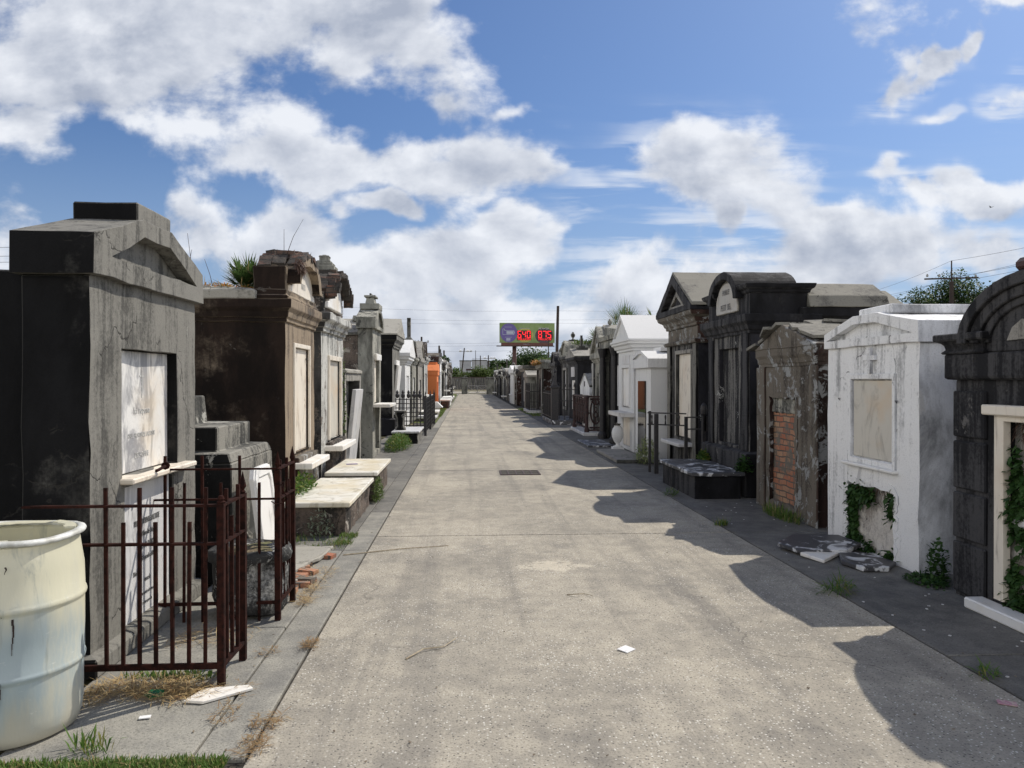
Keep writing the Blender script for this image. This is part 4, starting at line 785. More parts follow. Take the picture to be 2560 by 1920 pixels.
ledger('brick box grave with white slab just past the orange tomb', -1.55, -.98, 43.2, 46.0, .50, .08, M['mar'], M['brick_dk'])
ledger('white painted box grave, second past the orange tomb', -1.55, -1.0, 46.8, 50.5, .55, .3, M['white_new'], M['white_new'])
ledger('low grey box grave, third past the orange tomb', -1.6, -1.02, 52.0, 56.0, .35, .1, M['mar_gr'], M['masonry'])
ledger('low white box grave, fourth past the orange tomb', -1.6, -1.05, 60.0, 64.0, .30, .1, M['mar'], M['conc_lt'])
# right side
r = ledger('dark box grave with black-spotted white slab in front of the black arched tomb', 3.00, 3.72, 10.1, 11.9, .36, .05, M['mar_bl'], M['black'], rough=(.08, .01, 8), top_rough=(.1, .012, 6))
ledger('low grey step slab in front of the white gabled tomb', 2.86, 3.45, 14.6, 16.9, .07, .065, M['conc_lt'], M['conc'], ov=.01, cat='grave slab')
ledger('flat white marble slab on the pavement before the columned tomb', 2.86, 3.50, 18.1, 19.9, .045, .04, M['mar_bl'], M['conc'], ov=.01, cat='grave slab')
ledger('white box-shaped low grave beyond the grass on the right', 2.95, 3.30, 52.0, 54.6, .62, .1, M['white_new'], M['white_new'])
# broken slab on the pavement, right
def shard(pts, z0, z1, label, mat, tilt=(0, 0), name='slab_fragment', group='pieces of the broken marble slab'):
    cx = sum(p[0] for p in pts)/len(pts); cy = sum(p[1] for p in pts)/len(pts)
    o = MB().slab([(x-cx, y-cy) for x, y in pts], 0, z1-z0).build(name, mat, None, .006, loc=(cx, cy, z0)); o.rotation_euler = (tilt[0], tilt[1], 0)
    return tag(o, label, 'broken slab', group)
shard([(2.93, 7.12), (3.02, 6.80), (3.42, 6.74), (3.66, 6.95), (3.62, 7.30), (3.22, 7.42)], .035, .075, 'largest black-spotted piece of the broken marble slab', M['mar_bl'], (.03, -.03))
shard([(3.00, 6.78), (3.10, 6.52), (3.46, 6.86), (3.44, 6.92)], .012, .045, 'white triangular piece at the front of the broken marble slab', M['mar'], (.04, 0))
shard([(3.22, 6.45), (3.28, 6.20), (3.50, 6.20), (3.68, 6.40), (3.60, 6.74), (3.36, 6.78)], .004, .045, 'black-spotted nearest piece of the broken marble slab', M['mar_bl'], (0, .03))
shard([(3.66, 7.00), (3.84, 6.86), (3.90, 7.22), (3.68, 7.34)], .02, .06, 'grey-white farthest piece of the broken marble slab against the tomb', M['mar_gr'], (0, .04))
# marble shard, glass, papers
tag(MB().slab([(-1.40, 3.88), (-1.30, 3.86), (-1.10, 4.02), (-1.13, 4.06), (-1.35, 4.03)], .0, .014).build('marble_shard', M['mar'], None, .002, loc=(0, 0, .004)), 'flat white marble shard on the pavement by the rusty fence corner', 'shard')
tag(MB().add([(-1.62, 3.95, .02), (-1.58, 3.92, .012), (-1.52, 3.94, .02), (-1.53, 3.98, .035), (-1.59, 3.965, .042)], [(0, 1, 4), (1, 2, 3), (1, 3, 4)]).build('glass_shard', plain('green_glass', (.008, .07, .025), (.01, .13, .04), 30, .08)), 'green glass shard in the dry grass near the fence', 'glass shard')
tag(MB().obox((.94, 4.5, .006), .085, .075, .004, (.06, 0, .75)).build('paper_scrap', plain('paper', (.8, .8, .8))), 'small white square of paper on the path', 'paper scrap')
tag(MB().obox((2.66, 3.64, .006), .085, .055, .003, (0, 0, -.5)).build('playing_card', plain('pink_card', (.42, .18, .25), (.5, .4, .35), 60)), 'small pink card on the pavement at the lower right', 'card')
tag(MB().obox((-1.52, 3.72, .008), .05, .03, .004, (0, 0, .2)).build('paper_scrap', bpy.data.materials['paper']), 'tiny white scrap below the green glass shard', 'paper scrap')
M['twig'] = plain('dry_twig', (.40, .34, .24), (.25, .2, .13), 40)
def twig(pts, r, label): tag(MB().tube([(x, y, r+z) for x, y, z in pts], r, 5, r*.5).build('twig', M['twig']), label, 'twig', 'twigs on the path')
twig([(-.35, 4.42, 0), (-.26, 4.55, .01), (-.14, 4.60, .004), (-.06, 4.74, .012)], .005, 'forked pale twig lying in the middle of the path')
twig([(-1.13, 7.08, 0), (-.6, 7.3, .004), (-.18, 7.42, .0)], .006, 'long straight pale stick across the joint of the path on the left')
twig([(.74, 5.68, 0), (.82, 5.62, .02), (.87, 5.70, .0), (.92, 5.60, .012)], .004, 'small dark curled twig right of the path centre')
# debris: dead leaves and crumbs on the path
m = MB(); rr = random.Random(11)
for i in range(140):
    u = rr.random(); x = rr.uniform(-.95, 4.0) if u < .6 else rr.choice([-1.0, 2.8, -1.18])+rr.gauss(0, .10); y = 3.2+14*rr.random()**1.8; m.obox((x, y, .006), rr.uniform(.005, .015), rr.uniform(.003, .010), .003, (rr.uniform(-.3, .3), rr.uniform(-.3, .3), rr.uniform(0, 3)))
tag(m.build('leaf_litter', plain('dry_leaf_litter', (.10, .07, .045), (.30, .25, .18), 3)), kind='stuff', label='scattered crumbs and dead leaves on the path', cat='litter')
m = MB()
for i in range(40): m.obox((rr.uniform(2.8, 3.75), rr.uniform(3.6, 10), .005), rr.uniform(.008, .02), rr.uniform(.006, .014), .004, (0, 0, rr.uniform(0, 3)))
tag(m.build('stone_chips', M['mar_gr']), kind='stuff', label='pale stone chips on the right pavement', cat='stone chips')
# drain
r = empty('drain_grate', (.90, 13.2, 0), 0, 'rectangular metal drain grate set in the path', 'drain grate')
MB().ring([(-.34, 0), (.34, 0), (.34, .006), (-.34, .006)], [(-.3, .001), (.3, .001), (.3, .005), (-.3, .005)], -.28, .28).build('pit', M['joint'], r)
MB().box(-.33, .33, -.27, .27, .001, .004).build('slot_sheet', plain('dark_teal', (.02, .05, .055), (.01, .02, .02), 5, .2), r)  # dark teal sheet under the grille bars
m = MB().box(-.34, .34, -.30, -.27, .001, .012).box(-.34, .34, .27, .30, .001, .012)
for i in range(6): x = -.33+i*.132; m.box(x-.012, x+.012, -.27, .27, .001, .011)
m.box(-.33, .33, -.012, .012, .002, .009); m.build('grille', M['iron_dk'], r)
# crumbling brick and concrete edging at the left
r = empty('broken_edging', (-1.4, 6.5, 0), 0, 'broken red brick and concrete edging slab beside the stone planter', 'broken edging'); rr = random.Random(21)
m = MB()
for i in range(34): 
    y = rr.uniform(-.95, .55); m.obox((rr.uniform(-.42, .14+.06*y), y, .012), rr.uniform(.14, .22), rr.uniform(.08, .11), .05, (rr.uniform(-.08, .08), rr.uniform(-.08, .08), rr.uniform(-.4, .4)))
m.build('bricks', M['brick'], r)
MB().slab([(-.50, -.20), (-.05, -.32), (.10, .30), (.16, .72), (-.15, .80), (-.5, .7)], .015, .055).slab([(-.34, -.62), (-.02, -.62), (.08, -.42), (-.1, -.36), (-.34, -.4)], .02, .05).build('concrete_crust', M['conc_top'], r, .008, (.09, .022, 8))
# ================================================================ barrel
def barrel():
    r = empty('plastic_barrel', (-2.10, 3.66, 0), 0, 'big stained cream and pale blue plastic barrel with cut open top', 'barrel')
    m, nt, b = nodes('stained_plastic'); geo = N(nt, 'ShaderNodeNewGeometry'); P = geo.outputs['Position']; sp_ = N(nt, 'ShaderNodeSeparateXYZ'); nt.links.new(P, sp_.inputs[0])
    z = Mth(nt, 'ADD', sp_.outputs[2], Mth(nt, 'MULTIPLY', Mth(nt, 'SUBTRACT', Nz(nt, Vm(nt, P, (6, 6, .8)), 1, 6, .6), .5), .45))
    c = Mix(nt, Ss(nt, z, .62, .40), (.60, .58, .44), (.34, .41, .43)); c = Mix(nt, Mth(nt, 'MULTIPLY', Ss(nt, Nz(nt, Vm(nt, P, (4, 4, 1.0)), 1, 8, .7), .48, .66), .75), c, (.54, .53, .43))
    c = Mix(nt, Mth(nt, 'MULTIPLY', Ss(nt, Nz(nt, Vm(nt, P, (9, 9, 1.0)), 1.3, 7, .7, .5), .54, .70), .6), c, (.24, .27, .25)); c = Mix(nt, Ss(nt, z, .20, .02), c, (.44, .43, .36))
    c = Mix(nt, Mth(nt, 'MULTIPLY', Ss(nt, Nz(nt, Vm(nt, P, (1, 1, 2.5)), 22, 5, .7), .62, .72), .35), c, (.75, .74, .68))
    nt.links.new(c, b.inputs['Base Color']); b.inputs['Roughness'].default_value = .38; b.inputs['Subsurface Weight'].default_value = .0
    bp = N(nt, 'ShaderNodeBump'); bp.inputs['Strength'].default_value = .25; bp.inputs['Distance'].default_value = .01; nt.links.new(Nz(nt, Vm(nt, P, (1, 1, .3)), 14, 5), bp.inputs['Height']); nt.links.new(bp.outputs[0], b.inputs['Normal'])
    prof = [(.0, .002), (.235, .0), (.262, .015), (.275, .06), (.280, .10), (.281, .27), (.2815, .28), (.288, .288), (.290, .297), (.288, .306), (.284, .315), (.287, .45), (.287, .56), (.2875, .57), (.294, .578), (.296, .588), (.293, .60), (.288, .61), (.282, .72), (.268, .80), (.262, .84), (.262, .86)]
    inner = [(.254, .86), (.254, .84), (.26, .80), (.274, .70), (.278, .5), (.272, .08), (0, .05)]
    n = 56; mb = MB(); vs = []; fs = []; pr = prof+inner
    for k, (rad, zz) in enumerate(pr):
        for i in range(n):
            a = 2*math.pi*i/n; d = noise.noise(Vector((math.cos(a)*1.6, math.sin(a)*1.6, zz*2.2)))*.012*(1 if zz > .1 else .2)
            vs.append(((rad+d)*math.cos(a), (rad+d)*math.sin(a), zz))
    for k in range(len(pr)-1):
        for i in range(n):
            j = (i+1) % n; fs.append((k*n+i, k*n+j, k*n+n+j, k*n+n+i))
    mb.add(vs, fs).build('body', m, r, smooth=True)
    # turned rim, cut into a ragged inner lip
    rm = MB(); vs = []; fs = []
    ring_ = [(.256, .858), (.272, .854), (.284, .859), (.287, .868), (.283, .877), (.270, .882), (.256, .880), (.250, .870)]
    for i in range(n):
        a = 2*math.pi*i/n; d = noise.noise(Vector((math.cos(a)*1.6, math.sin(a)*1.6, 1.9)))*.012; dz = .006*math.sin(a*3)
        vs += [((rad+d)*math.cos(a), (rad+d)*math.sin(a), zz+dz) for rad, zz in ring_]
    for i in range(n):
        for k in range(8): fs.append((i*8+k, ((i+1) % n)*8+k, ((i+1) % n)*8+(k+1) % 8, i*8+(k+1) % 8))
    rm.add(vs, fs).build('rim', plain('pale_plastic_rim', (.66, .67, .64), (.42, .42, .38), 14, .5), r, smooth=True)
    lip = MB(); rr = random.Random(4)
    for a0, a1, w_ in ((.3, 1.2, .05), (1.35, 2.6, .07), (2.7, 4.1, .03), (4.3, 5.2, .025)):
        k = 10; o_ = [(.252*math.cos(a0+(a1-a0)*i/k), .252*math.sin(a0+(a1-a0)*i/k)) for i in range(k+1)]
        i_ = [((.252-w_*rr.uniform(.7, 1.1))*math.cos(a0+(a1-a0)*i/k), (.252-w_*rr.uniform(.7, 1.1))*math.sin(a0+(a1-a0)*i/k)) for i in range(k, -1, -1)]
        lip.slab(o_+i_, .868+rr.uniform(0, .012), .874+rr.uniform(.006, .012))
    lip.build('cut_lid', m, r)
    # dark splits in the plastic
    mk = MB()
    def mark(a, z0, z1, w):
        for i in range(6):
            zz0, zz1 = z0+(z1-z0)*i/6, z0+(z1-z0)*(i+1)/6; ww = w*(1-i/7); rad = .2925 if z1 > .1 else .287
            aa = a+.01*math.sin(i); mk.slab([(rad*math.cos(aa-ww), rad*math.sin(aa-ww)), (rad*1.006*math.cos(aa), rad*1.006*math.sin(aa)), (rad*math.cos(aa+ww), rad*math.sin(aa+ww))], zz1, zz0)
    # angles as seen from the path
    for a, z0, z1, w in ((-1.02, .56, .41, .014), (-1.18, .30, .17, .016), (-1.10, .78, .75, .012), (-1.14, .60, .57, .01)): mark(a, z0, z1, w)
    mk.build('splits', plain('dark_split', (.03, .015, .012)), r)
barrel(); BR = [o for o in COL.objects if o.name == 'plastic_barrel'][0]; BR.scale = (1.06, 1.06, 1.03)
# ================================================================ iron fences
def rail(mb, a, b, z, w=.012, h=.03):
    a = Vector(a); b = Vector(b); d = b-a; mb.obox(((a.x+b.x)/2, (a.y+b.y)/2, z), d.length, w, h, (0, 0, math.atan2(d.y, d.x)))
SP = {}
def picket_mesh(h, w, z0=.0, tip=None, rnd_=False):
    m = MB().box(-w/2, w/2, -w/2, w/2, z0, h)
    if tip == 'spear': q = min(w, .022); m.lathe([(q*.5, h), (q*.8, h+.008), (q*.4, h+.02), (q*.95, h+.04), (q*.5, h+.08), (.001, h+.125)], n=8)
    if tip == 'arrow': m.lathe([(w*.5, h), (w*1.9, h+.02), (w*1.2, h+.10), (.001, h+.18)], n=4)
    return m
def panel(root, a, b, rails, pick, n, mat, pw=.016, skip=0):
    """rails = [(z, w, h)], pick = list of (z0, top, tip) repeated along the panel"""
    for z, w, h in rails:
        m = MB(); rail(m, a, b, z, w, h); m.build('rail', mat, root)
    first = {}
    for i in range(n):
        if i < skip: continue
        f = (i+1)/(n+1); x, y = a[0]+(b[0]-a[0])*f, a[1]+(b[1]-a[1])*f; key = i % len(pick)
        if key not in first:
            z0, top, tip = pick[key]; o = picket_mesh(top, pw, z0, tip).build('picket', mat, root); first[key] = o
        else: o = first[key].copy(); COL.objects.link(o); o.parent = root
        o.location = (x, y, 0); o.rotation_euler = (rnd.uniform(-.008, .008), rnd.uniform(-.008, .008), rnd.uniform(-.1, .1))
def post(root, x, y, h, w, mat, tip=None, name='post'):
    o = picket_mesh(h, w, 0, tip).build(name, mat, root); o.location = (x, y, 0); return o
r = empty('iron_fence', (-1.285, 4.10, 0), 0, 'rusty iron fence corner with staggered bars around the grey tomb, next to the barrel', 'fence')
TS = [(.09, 1.04, None), (.09, .86, None)]
panel(r, (-1.0, .0), (0, 0), [(.945, .035, .012), (.745, .035, .012), (.105, .02, .03)], TS, 11, M['rust'], .017, 4)
panel(r, (0, 0), (0.005, .36), [(.945, .035, .012), (.745, .035, .012), (.105, .03, .02)], [(.09, 1.02, None), (.09, .86, None)], 3, M['rust'], .019)
post(r, 0, 0, .955, .036, M['rust'], None); MB().lathe([(.02, 0), (.024, .008), (.012, .016), (.02, .024), (.012, .04)], n=8).build('post_cap', M['rust'], r, loc=(0, 0, .955))
post(r, .005, .37, .955, .036, M['rust'], 'spear')
r = empty('iron_fence', (-1.26, 5.20, 0), 0, 'rusty iron fence section with spear-tipped posts and a bent hook, beyond the stone planter gap', 'fence')
panel(r, (-.85, -.02), (0, 0), [(1.01, .02, .012), (.81, .02, .012), (.12, .02, .02)], [(.0, 1.10, None), (.0, .92, None)], 6, M['rust'], .016)
panel(r, (0, 0), (.0, .42), [(1.01, .035, .012), (.81, .035, .012), (.12, .03, .02)], [(.1, 1.06, None), (.1, .9, None)], 4, M['rust'], .018)
post(r, 0, 0, 1.0, .036, M['rust'], 'spear'); post(r, 0, .43, 1.0, .036, M['rust'], 'spear')
MB().tube([(.0, -.03, .90), (.04, -.05, .91), (.05, -.05, .87), (.07, -.05, .83), (.05, -.05, .79), (0, -.05, .78), (-.03, -.05, .80)], .004, 5).build('hook', M['rust'], r)
# leaning marble plaque and its stone planter
r = empty('marble_plaque', (-1.80, 6.42, 0), 0, 'bright white framed marble plaque leaning against the low stepped tomb', 'plaque')
def lean(mb, name, mat):
    o = mb.build(name, mat, r, .004); o.rotation_euler = (R(-7), 0, R(90)); o.location = (.20, 0, .02); return o
lean(MB().prism([(-.26, 0), (.26, 0), (.26, .80), (.20, .88), (-.20, .88), (-.26, .80)], -.02, .02), 'slab', M['mar'])
lean(MB().ring([(-.25, .01), (.25, .01), (.25, .79), (.20, .87), (-.20, .87), (-.25, .79)], [(-.20, .06), (.20, .06), (.20, .75), (.16, .80), (-.16, .80), (-.20, .75)], -.035, -.02), 'raised_border', M['mar'])
r = empty('stone_planter', (-1.50, 5.42, 0), 0, 'rough mottled stone planter filled with soil inside the rusty fence gap', 'planter')
def rough_lathe(prof, name, mat, amp=.02, fr=6, n=28, c=(0, 0, 0)):
    o = MB().lathe(prof, c, n).build(name, mat, r, 0, (.08, amp, fr), True); return o
rough_lathe([(.17, 0), (.23, .03), (.25, .15), (.25, .30), (.24, .36), (.27, .38), (.28, .42), (.27, .45), (.24, .455), (.22, .43), (.02, .42)], 'pot', M['stone_rough'], .03)
rough_lathe([(.215, .425), (.1, .445), (.01, .45)], 'soil', M['dirt'], .03, 9)
# --- iron lattice railing far left
r = empty('iron_fence', (-1.20, 22.2, 0), 0, 'black iron grid railing with leafy finials in front of the white tomb on the left', 'fence')
m = MB()
for i in range(9): m.box(-.84+i*.10-.013, -.84+i*.10+.013, -.013, .013, .1, 1.08)
for i in range(8): m.box(-.86, 0, -.008, .008, .16+i*.125, .185+i*.125)
m.build('near_grid', M['iron'], r); m = MB()
for i in range(34): m.box(-.012, .012, .05+i*.17, .07+i*.17, .1, 1.08)
for i in range(8): m.box(-.008, .008, 0, 5.8, .16+i*.125, .185+i*.125)
m.build('side_grid', M['iron'], r)
for i in range(5):
    o = MB().lathe([(.02, 0), (.05, .03), (.06, .09), (.03, .14), (.045, .17), (.001, .24)], n=8).build('finial', M['iron'], r, loc=(-.80+i*.16, 0, 1.08))
for y in (0, 2.9, 5.8): post(r, 0, y, 1.15, .07, M['iron'], 'spear')
# --- black iron gate and railing before the dark gabled tomb, right
r = empty('iron_fence', (3.17, 13.1, 0), 0, 'plain black iron railing with acorn post and rosette plate before the dark gabled tomb', 'fence')
for x, y, w, h in ((0, .12, .04, 1.06), (.06, -.1, .065, 1.02), (.52, -.3, .05, .98), (.80, -.38, .06, 1.00), (1.08, -.4, .05, .95), (1.5, -.42, .05, .95)): post(r, x, y, h, w, M['iron'])
for z in (.80, 1.0):
    m = MB(); rail(m, (-.03, .14), (.52, -.3), z+.03, .022, .022); rail(m, (.52, -.3), (1.7, -.42), z-.03, .022, .022); m.build('rail', M['iron'], r)
m = MB(); rail(m, (-.03, .14), (.5, .1), .14, .02, .02); m.build('rail', M['iron'], r)
for i in range(3): MB().lathe([(.008, 0), (.016, .03), (.009, .09), (.016, .15), (.008, .18)], n=8).build('baluster', M['iron'], r, loc=(.03+i*.2, .08-i*.14, .82))
MB().box(-.13, .13, -.01, .01, .74, .99).build('plate', M['iron'], r, loc=(.93, -.40, 0))
MB().lathe([(.05, 0), (.035, .008), (.015, .012)], n=7).build('rosette', M['mar_gr'], r, loc=(.94, -.415, .88)).rotation_euler = (R(90), 0, 0)
MB().lathe([(.03, 0), (.055, .03), (.06, .10), (.05, .17), (.02, .21), (.001, .22)], n=12).build('acorn', M['iron'], r, loc=(.80, -.38, 1.0))
# --- ornate cast railing, right
def scroll_panel(root, x, y, rz):
    m = MB(); E = lambda a, b_, cz, n_=20: [(a*math.cos(2*math.pi*i/n_), 0, cz+b_*math.sin(2*math.pi*i/n_)) for i in range(n_+1)]
    for pts, rad in ((E(.15, .36, .60), .026), (E(.06, .07, .50), .02), (E(.045, .06, .66), .016)): m.tube(pts, rad, 5)
    m.tube([(0, 0, .78), (0, 0, .95)], .03, 5).tube([(0, 0, .22), (0, 0, .42)], .02, 5).tube([(-.16, 0, .95), (.16, 0, .95)], .03, 5).tube([(-.18, 0, .13), (.18, 0, .13)], .03, 5).tube([(-.12, 0, .90), (-.05, 0, .80), (.05, 0, .80), (.12, 0, .90)], .02, 5).tube([(-.22, 0, .55), (-.14, 0, .55)], .02, 5).tube([(.14, 0, .55), (.22, 0, .55)], .02, 5)
    o = m.build('scroll_panel', M['iron_dk'], root, loc=(x, y, 0)); o.rotation_euler.z = rz; return o
r = empty('iron_fence', (3.42, 21.9, .10), 0, 'ornate rust-brown cast iron railing on a white marble kerb beside the columned tomb', 'fence')
MB().box(-.10, .85, -.14, 2.7, -.10, 0).build('kerb', M['mar_gr'], r, .01)
scroll_panel(r, .26, 0, 0); scroll_panel(r, .68, 0, 0); m = MB(); rail(m, (0, 0), (.85, 0), 1.02, .06, .05); rail(m, (0, 0), (0, 2.5), 1.02, .06, .05); rail(m, (0, 0), (.85, 0), .06, .05, .05); m.build('rail', M['iron_dk'], r)
for y in (0, 2.5): MB().lathe([(.07, 0), (.07, .1), (.05, .16), (.06, .9), (.075, 1.0), (.06, 1.04)], n=10).build('post', M['iron_dk'], r, loc=(0, y, 0))
for y in (.45, .95, 1.45, 1.95): scroll_panel(r, 0, y+.05, R(90))
# --- spear railing with tall black post
r = empty('iron_fence', (3.15, 27.6, .1), 0, 'black iron railing with a thick pointed post and spear tips, beyond the ornate one', 'fence')
MB().box(-.12, 1.3, -.3, 3.3, -.1, .06).build('kerb', M['mar_bl'], r, .01)
MB().loft(-.13, .13, -.13, .13, [(0, 0), (1.2, 0), (1.22, .04), (1.27, .04), (1.3, -.03), (1.5, -.08), (1.75, -.11), (1.8, -.08), (1.85, -.11), (2.1, -.125)]).build('gate_post', M['iron'], r)
panel(r, (0, 0), (1.25, -.2), [(1.15, .04, .03), (.75, .03, .03)], [(.05, 1.25, 'arrow')], 6, M['iron'], .025)
panel(r, (-.1, .2), (-.1, 3.2), [(1.0, .04, .03), (.15, .03, .03)], [(.05, 1.1, None)], 16, M['iron'], .025)
r = empty('iron_fence', (3.0, 36.6, .1), 0, 'black fence with crossing hoops and spikes beside the grass on the right', 'fence')
MB().box(-.1, .55, -.1, 3.0, -.1, .05).build('kerb', M['mar_gr'], r, .01)
panel(r, (0, 0), (.5, 0), [(.95, .04, .04), (.45, .03, .03), (.1, .03, .03)], [(.05, 1.25, 'spear')], 6, M['iron'], .03)
panel(r, (0, 0), (0, 2.9), [(.95, .04, .04), (.1, .03, .03)], [(.05, 1.25, 'spear')], 14, M['iron'], .035)
r = empty('stone_bollard', (3.42, 33.6, 0), 0, 'squat round-topped stone bollard at the end of the right pavement', 'bollard'); MB().lathe([(.22, 0), (.22, .1), (.16, .14), (.17, .3), (.2, .34), (.2, .42), (.17, .52), (.08, .58), (.01, .6)], n=16).build('shaft', M['conc'], r, smooth=True)
r = empty('iron_fence', (-1.15, 57, 0), 0, 'black grid fence far down on the left', 'fence'); panel(r, (-.5, 0), (0, 0), [(1.1, .04, .04), (.8, .04, .04), (.5, .04, .04), (.2, .04, .04)], [(.05, 1.25, None)], 4, M['iron'], .04); panel(r, (0, 0), (0, 4), [(1.1, .04, .04), (.8, .04, .04), (.5, .04, .04), (.2, .04, .04)], [(.05, 1.25, None)], 14, M['iron'], .04)
# --- urn with flowers at the white tomb
r = empty('flower_urn', (3.40, 17.25, 0), 0, 'white stone urn with faded flowers at the foot of the tall white gable tomb', 'urn')
MB().box(-.17, .17, -.17, .17, 0, .12).build('base', M['white_new'], r, .01); MB().lathe([(.13, .12), (.14, .14), (.06, .17), (.055, .22), (.11, .28), (.17, .42), (.185, .55), (.15, .68), (.10, .74), (.12, .76), (.10, .765)], n=24).build('body', M['white_new'], r, smooth=True)
m = MB(); rr = random.Random(2)
for i in range(60): a = rr.uniform(0, 6.3); q = rr.uniform(.2, 1); m.leaf((rr.uniform(-.05, .05), rr.uniform(-.05, .05), .75), (math.cos(a)*q, math.sin(a)*q, rr.uniform(.4, 1)), rr.uniform(.10, .20), .05, .3)
m.build('dried_flowers', leafmat('dried_flowers', (.35, .3, .28), (.16, .18, .12)), r); r.scale = (.74, .74, .74)
# big iron bolt on the shelf of the big tomb
r = empty('iron_bolt', (-1.90, 4.92, 1.035), R(96), 'rusty iron bolt lying on the shelf of the tall grey tomb', 'bolt')
MB().tube([(-.13, 0, .012), (.06, 0, .020)], .010, 8).build('shank', M['rust'], r); MB().tube([(.06, 0, .022), (.075, 0, .023)], .026, 8).build('head', M['rust'], r)
BOLT = r
# ================================================================ vegetation
M['leaf'] = leafmat('weed_leaf', (.06, .13, .018), (.11, .19, .035), (.20, .20, .05)); M['ivy'] = leafmat('ivy_leaf', (.025, .065, .015), (.05, .11, .025)); M['grass'] = leafmat('grass_blade', (.09, .17, .03), (.14, .21, .05), (.28, .25, .10))
M['straw'] = leafmat('dry_straw', (.58, .44, .23), (.42, .30, .14), (.26, .15, .07)); M['palm'] = leafmat('palm_leaf', (.06, .12, .03), (.10, .16, .05), (.25, .22, .10)); M['succ'] = leafmat('orange_succulent', (.45, .16, .05), (.35, .28, .06), (.12, .12, .03)); M['tree'] = leafmat('tree_leaf', (.030, .065, .018), (.055, .10, .028), (.09, .13, .04)); M['bush'] = leafmat('yellow_green_leaf', (.07, .115, .028), (.11, .15, .04)); M['bark'] = plain('bark', (.10, .075, .055), (.05, .04, .03), 14, .9); M['roots'] = leafmat('dry_roots', (.12, .07, .05), (.07, .04, .03))
def clump(c, rx, ry, rz, n, l, w, mat, name, label, cat='weed', group='weeds growing at the tombs', up=.5, seed=0, parent=None, blade=False, rz_=0.):
    rr = random.Random(seed); m = MB()
    for i in range(n):
        while True:
            x, y, z = rr.uniform(-1, 1), rr.uniform(-1, 1), rr.uniform(0, 1)
            if x*x+y*y+z*z < 1: break
        if blade: z = 0; d = (rr.gauss(0, .4)+x*.4, rr.gauss(0, .4)+y*.4, 1)
        else: d = (rr.gauss(0, .7)+x, rr.gauss(0, .7)+y, rr.gauss(up, .5))
        m.leaf((x*rx, y*ry, z*rz), d, l*rr.uniform(.5, 1.2), w*rr.uniform(.6, 1.3), rr.uniform(-.1, .5))
    o = m.build(name, mat, parent, loc=c); o.rotation_euler.z = rz_
    if not parent: tag(o, label, cat, group)
    return o
def strip(pts, n, hmax, mat, name, label, wdt=.006, seed=0, spread=.03, flat=False):
    """blades scattered along a line or over a patch: one uncountable growth"""
    rr = random.Random(seed); m = MB()
    for i in range(n):
        x0, x1, y0, y1 = rr.choice(pts); x, y = rr.uniform(x0, x1), rr.uniform(y0, y1)
        if noise.noise(Vector((x*3, y*3, seed))) < -.12 and rr.random() < .8: continue
        h = hmax*rr.uniform(.35, 1.1)
        d = (rr.gauss(0, 1), rr.gauss(0, 1), rr.uniform(.0, .25)) if flat else (rr.gauss(0, .45), rr.gauss(0, .45), 1)
        m.leaf((x, y, .004 if not flat else rr.uniform(.003, .03)), d, h, wdt*rr.uniform(.7, 1.4), rr.uniform(0, .4) if not flat else .02)
    return tag(m.build(name, mat), label, 'grass', kind='stuff')
strip([(-3.2, -1.05, 2.6, 3.26), (-2.2, -1.0, 2.9, 3.24)], 9000, .055, M['grass'], 'grass', 'short green grass along the bottom edge', .006, 1)
strip([(-2.4, -1.0, 3.10, 3.285)], 9000, .05, M['grass'], 'grass', 'dense green grass against the pavement edge at the bottom left', .006, 12)
strip([(-3.2, -1.0, 2.6, 3.27)], 1500, .09, M['straw'], 'dry_grass', 'dry straw in the grass at the bottom edge', .003, 2, flat=True)
strip([(-1.95, -1.35, 3.86, 4.12), (-1.95, -1.45, 3.92, 4.2), (-1.7, -1.28, 3.95, 4.08)], 1500, .11, M['straw'], 'dry_grass', 'tangled dry straw under the rusty fence', .0035, 3, flat=True)
strip([(-1.80, -1.30, 4.7, 5.0), (-1.22, -1.12, 5.5, 6.0), (-1.32, -1.1, 5.7, 6.6)], 900, .10, M['straw'], 'dry_grass', 'dry straw between the fence and the broken edging', .003, 4, flat=True)
strip([(-1.20, -1.10, 3.6, 4.1), (-.98, -.88, 3.3, 3.5), (-1.0, -.86, 3.55, 3.72), (-1.22, -1.12, 4.5, 4.62), (-.99, -.9, 4.6, 4.75)], 700, .06, leafmat('brown_dead_grass', (.26, .15, .07), (.36, .26, .13)), 'dead_grass', 'brown dead grass in the joints of the left pavement', .004, 5, flat=True)
strip([(-1.75, -1.15, 7.3, 7.95), (-1.3, -1.12, 7.5, 8.0)], 1400, .06, M['grass'], 'grass', 'green grass at the foot of the nearest marble slab grave', .006, 6)
strip([(-2.5, -1.2, 29, 43.2), (-2.0, -1.12, 33, 42)], 9000, .07, M['grass'], 'grass', 'green grass verge on the left before the orange tomb', .02, 7)
strip([(2.85, 4.0, 33.7, 42)], 5000, .07, M['grass'], 'grass', 'green grass verge on the right by the spiked fence', .02, 8)
strip([(-1.95, -1.0, 43, 80)], 3000, .06, M['grass'], 'grass', 'thin grass at the foot of the far left tombs', .03, 9)
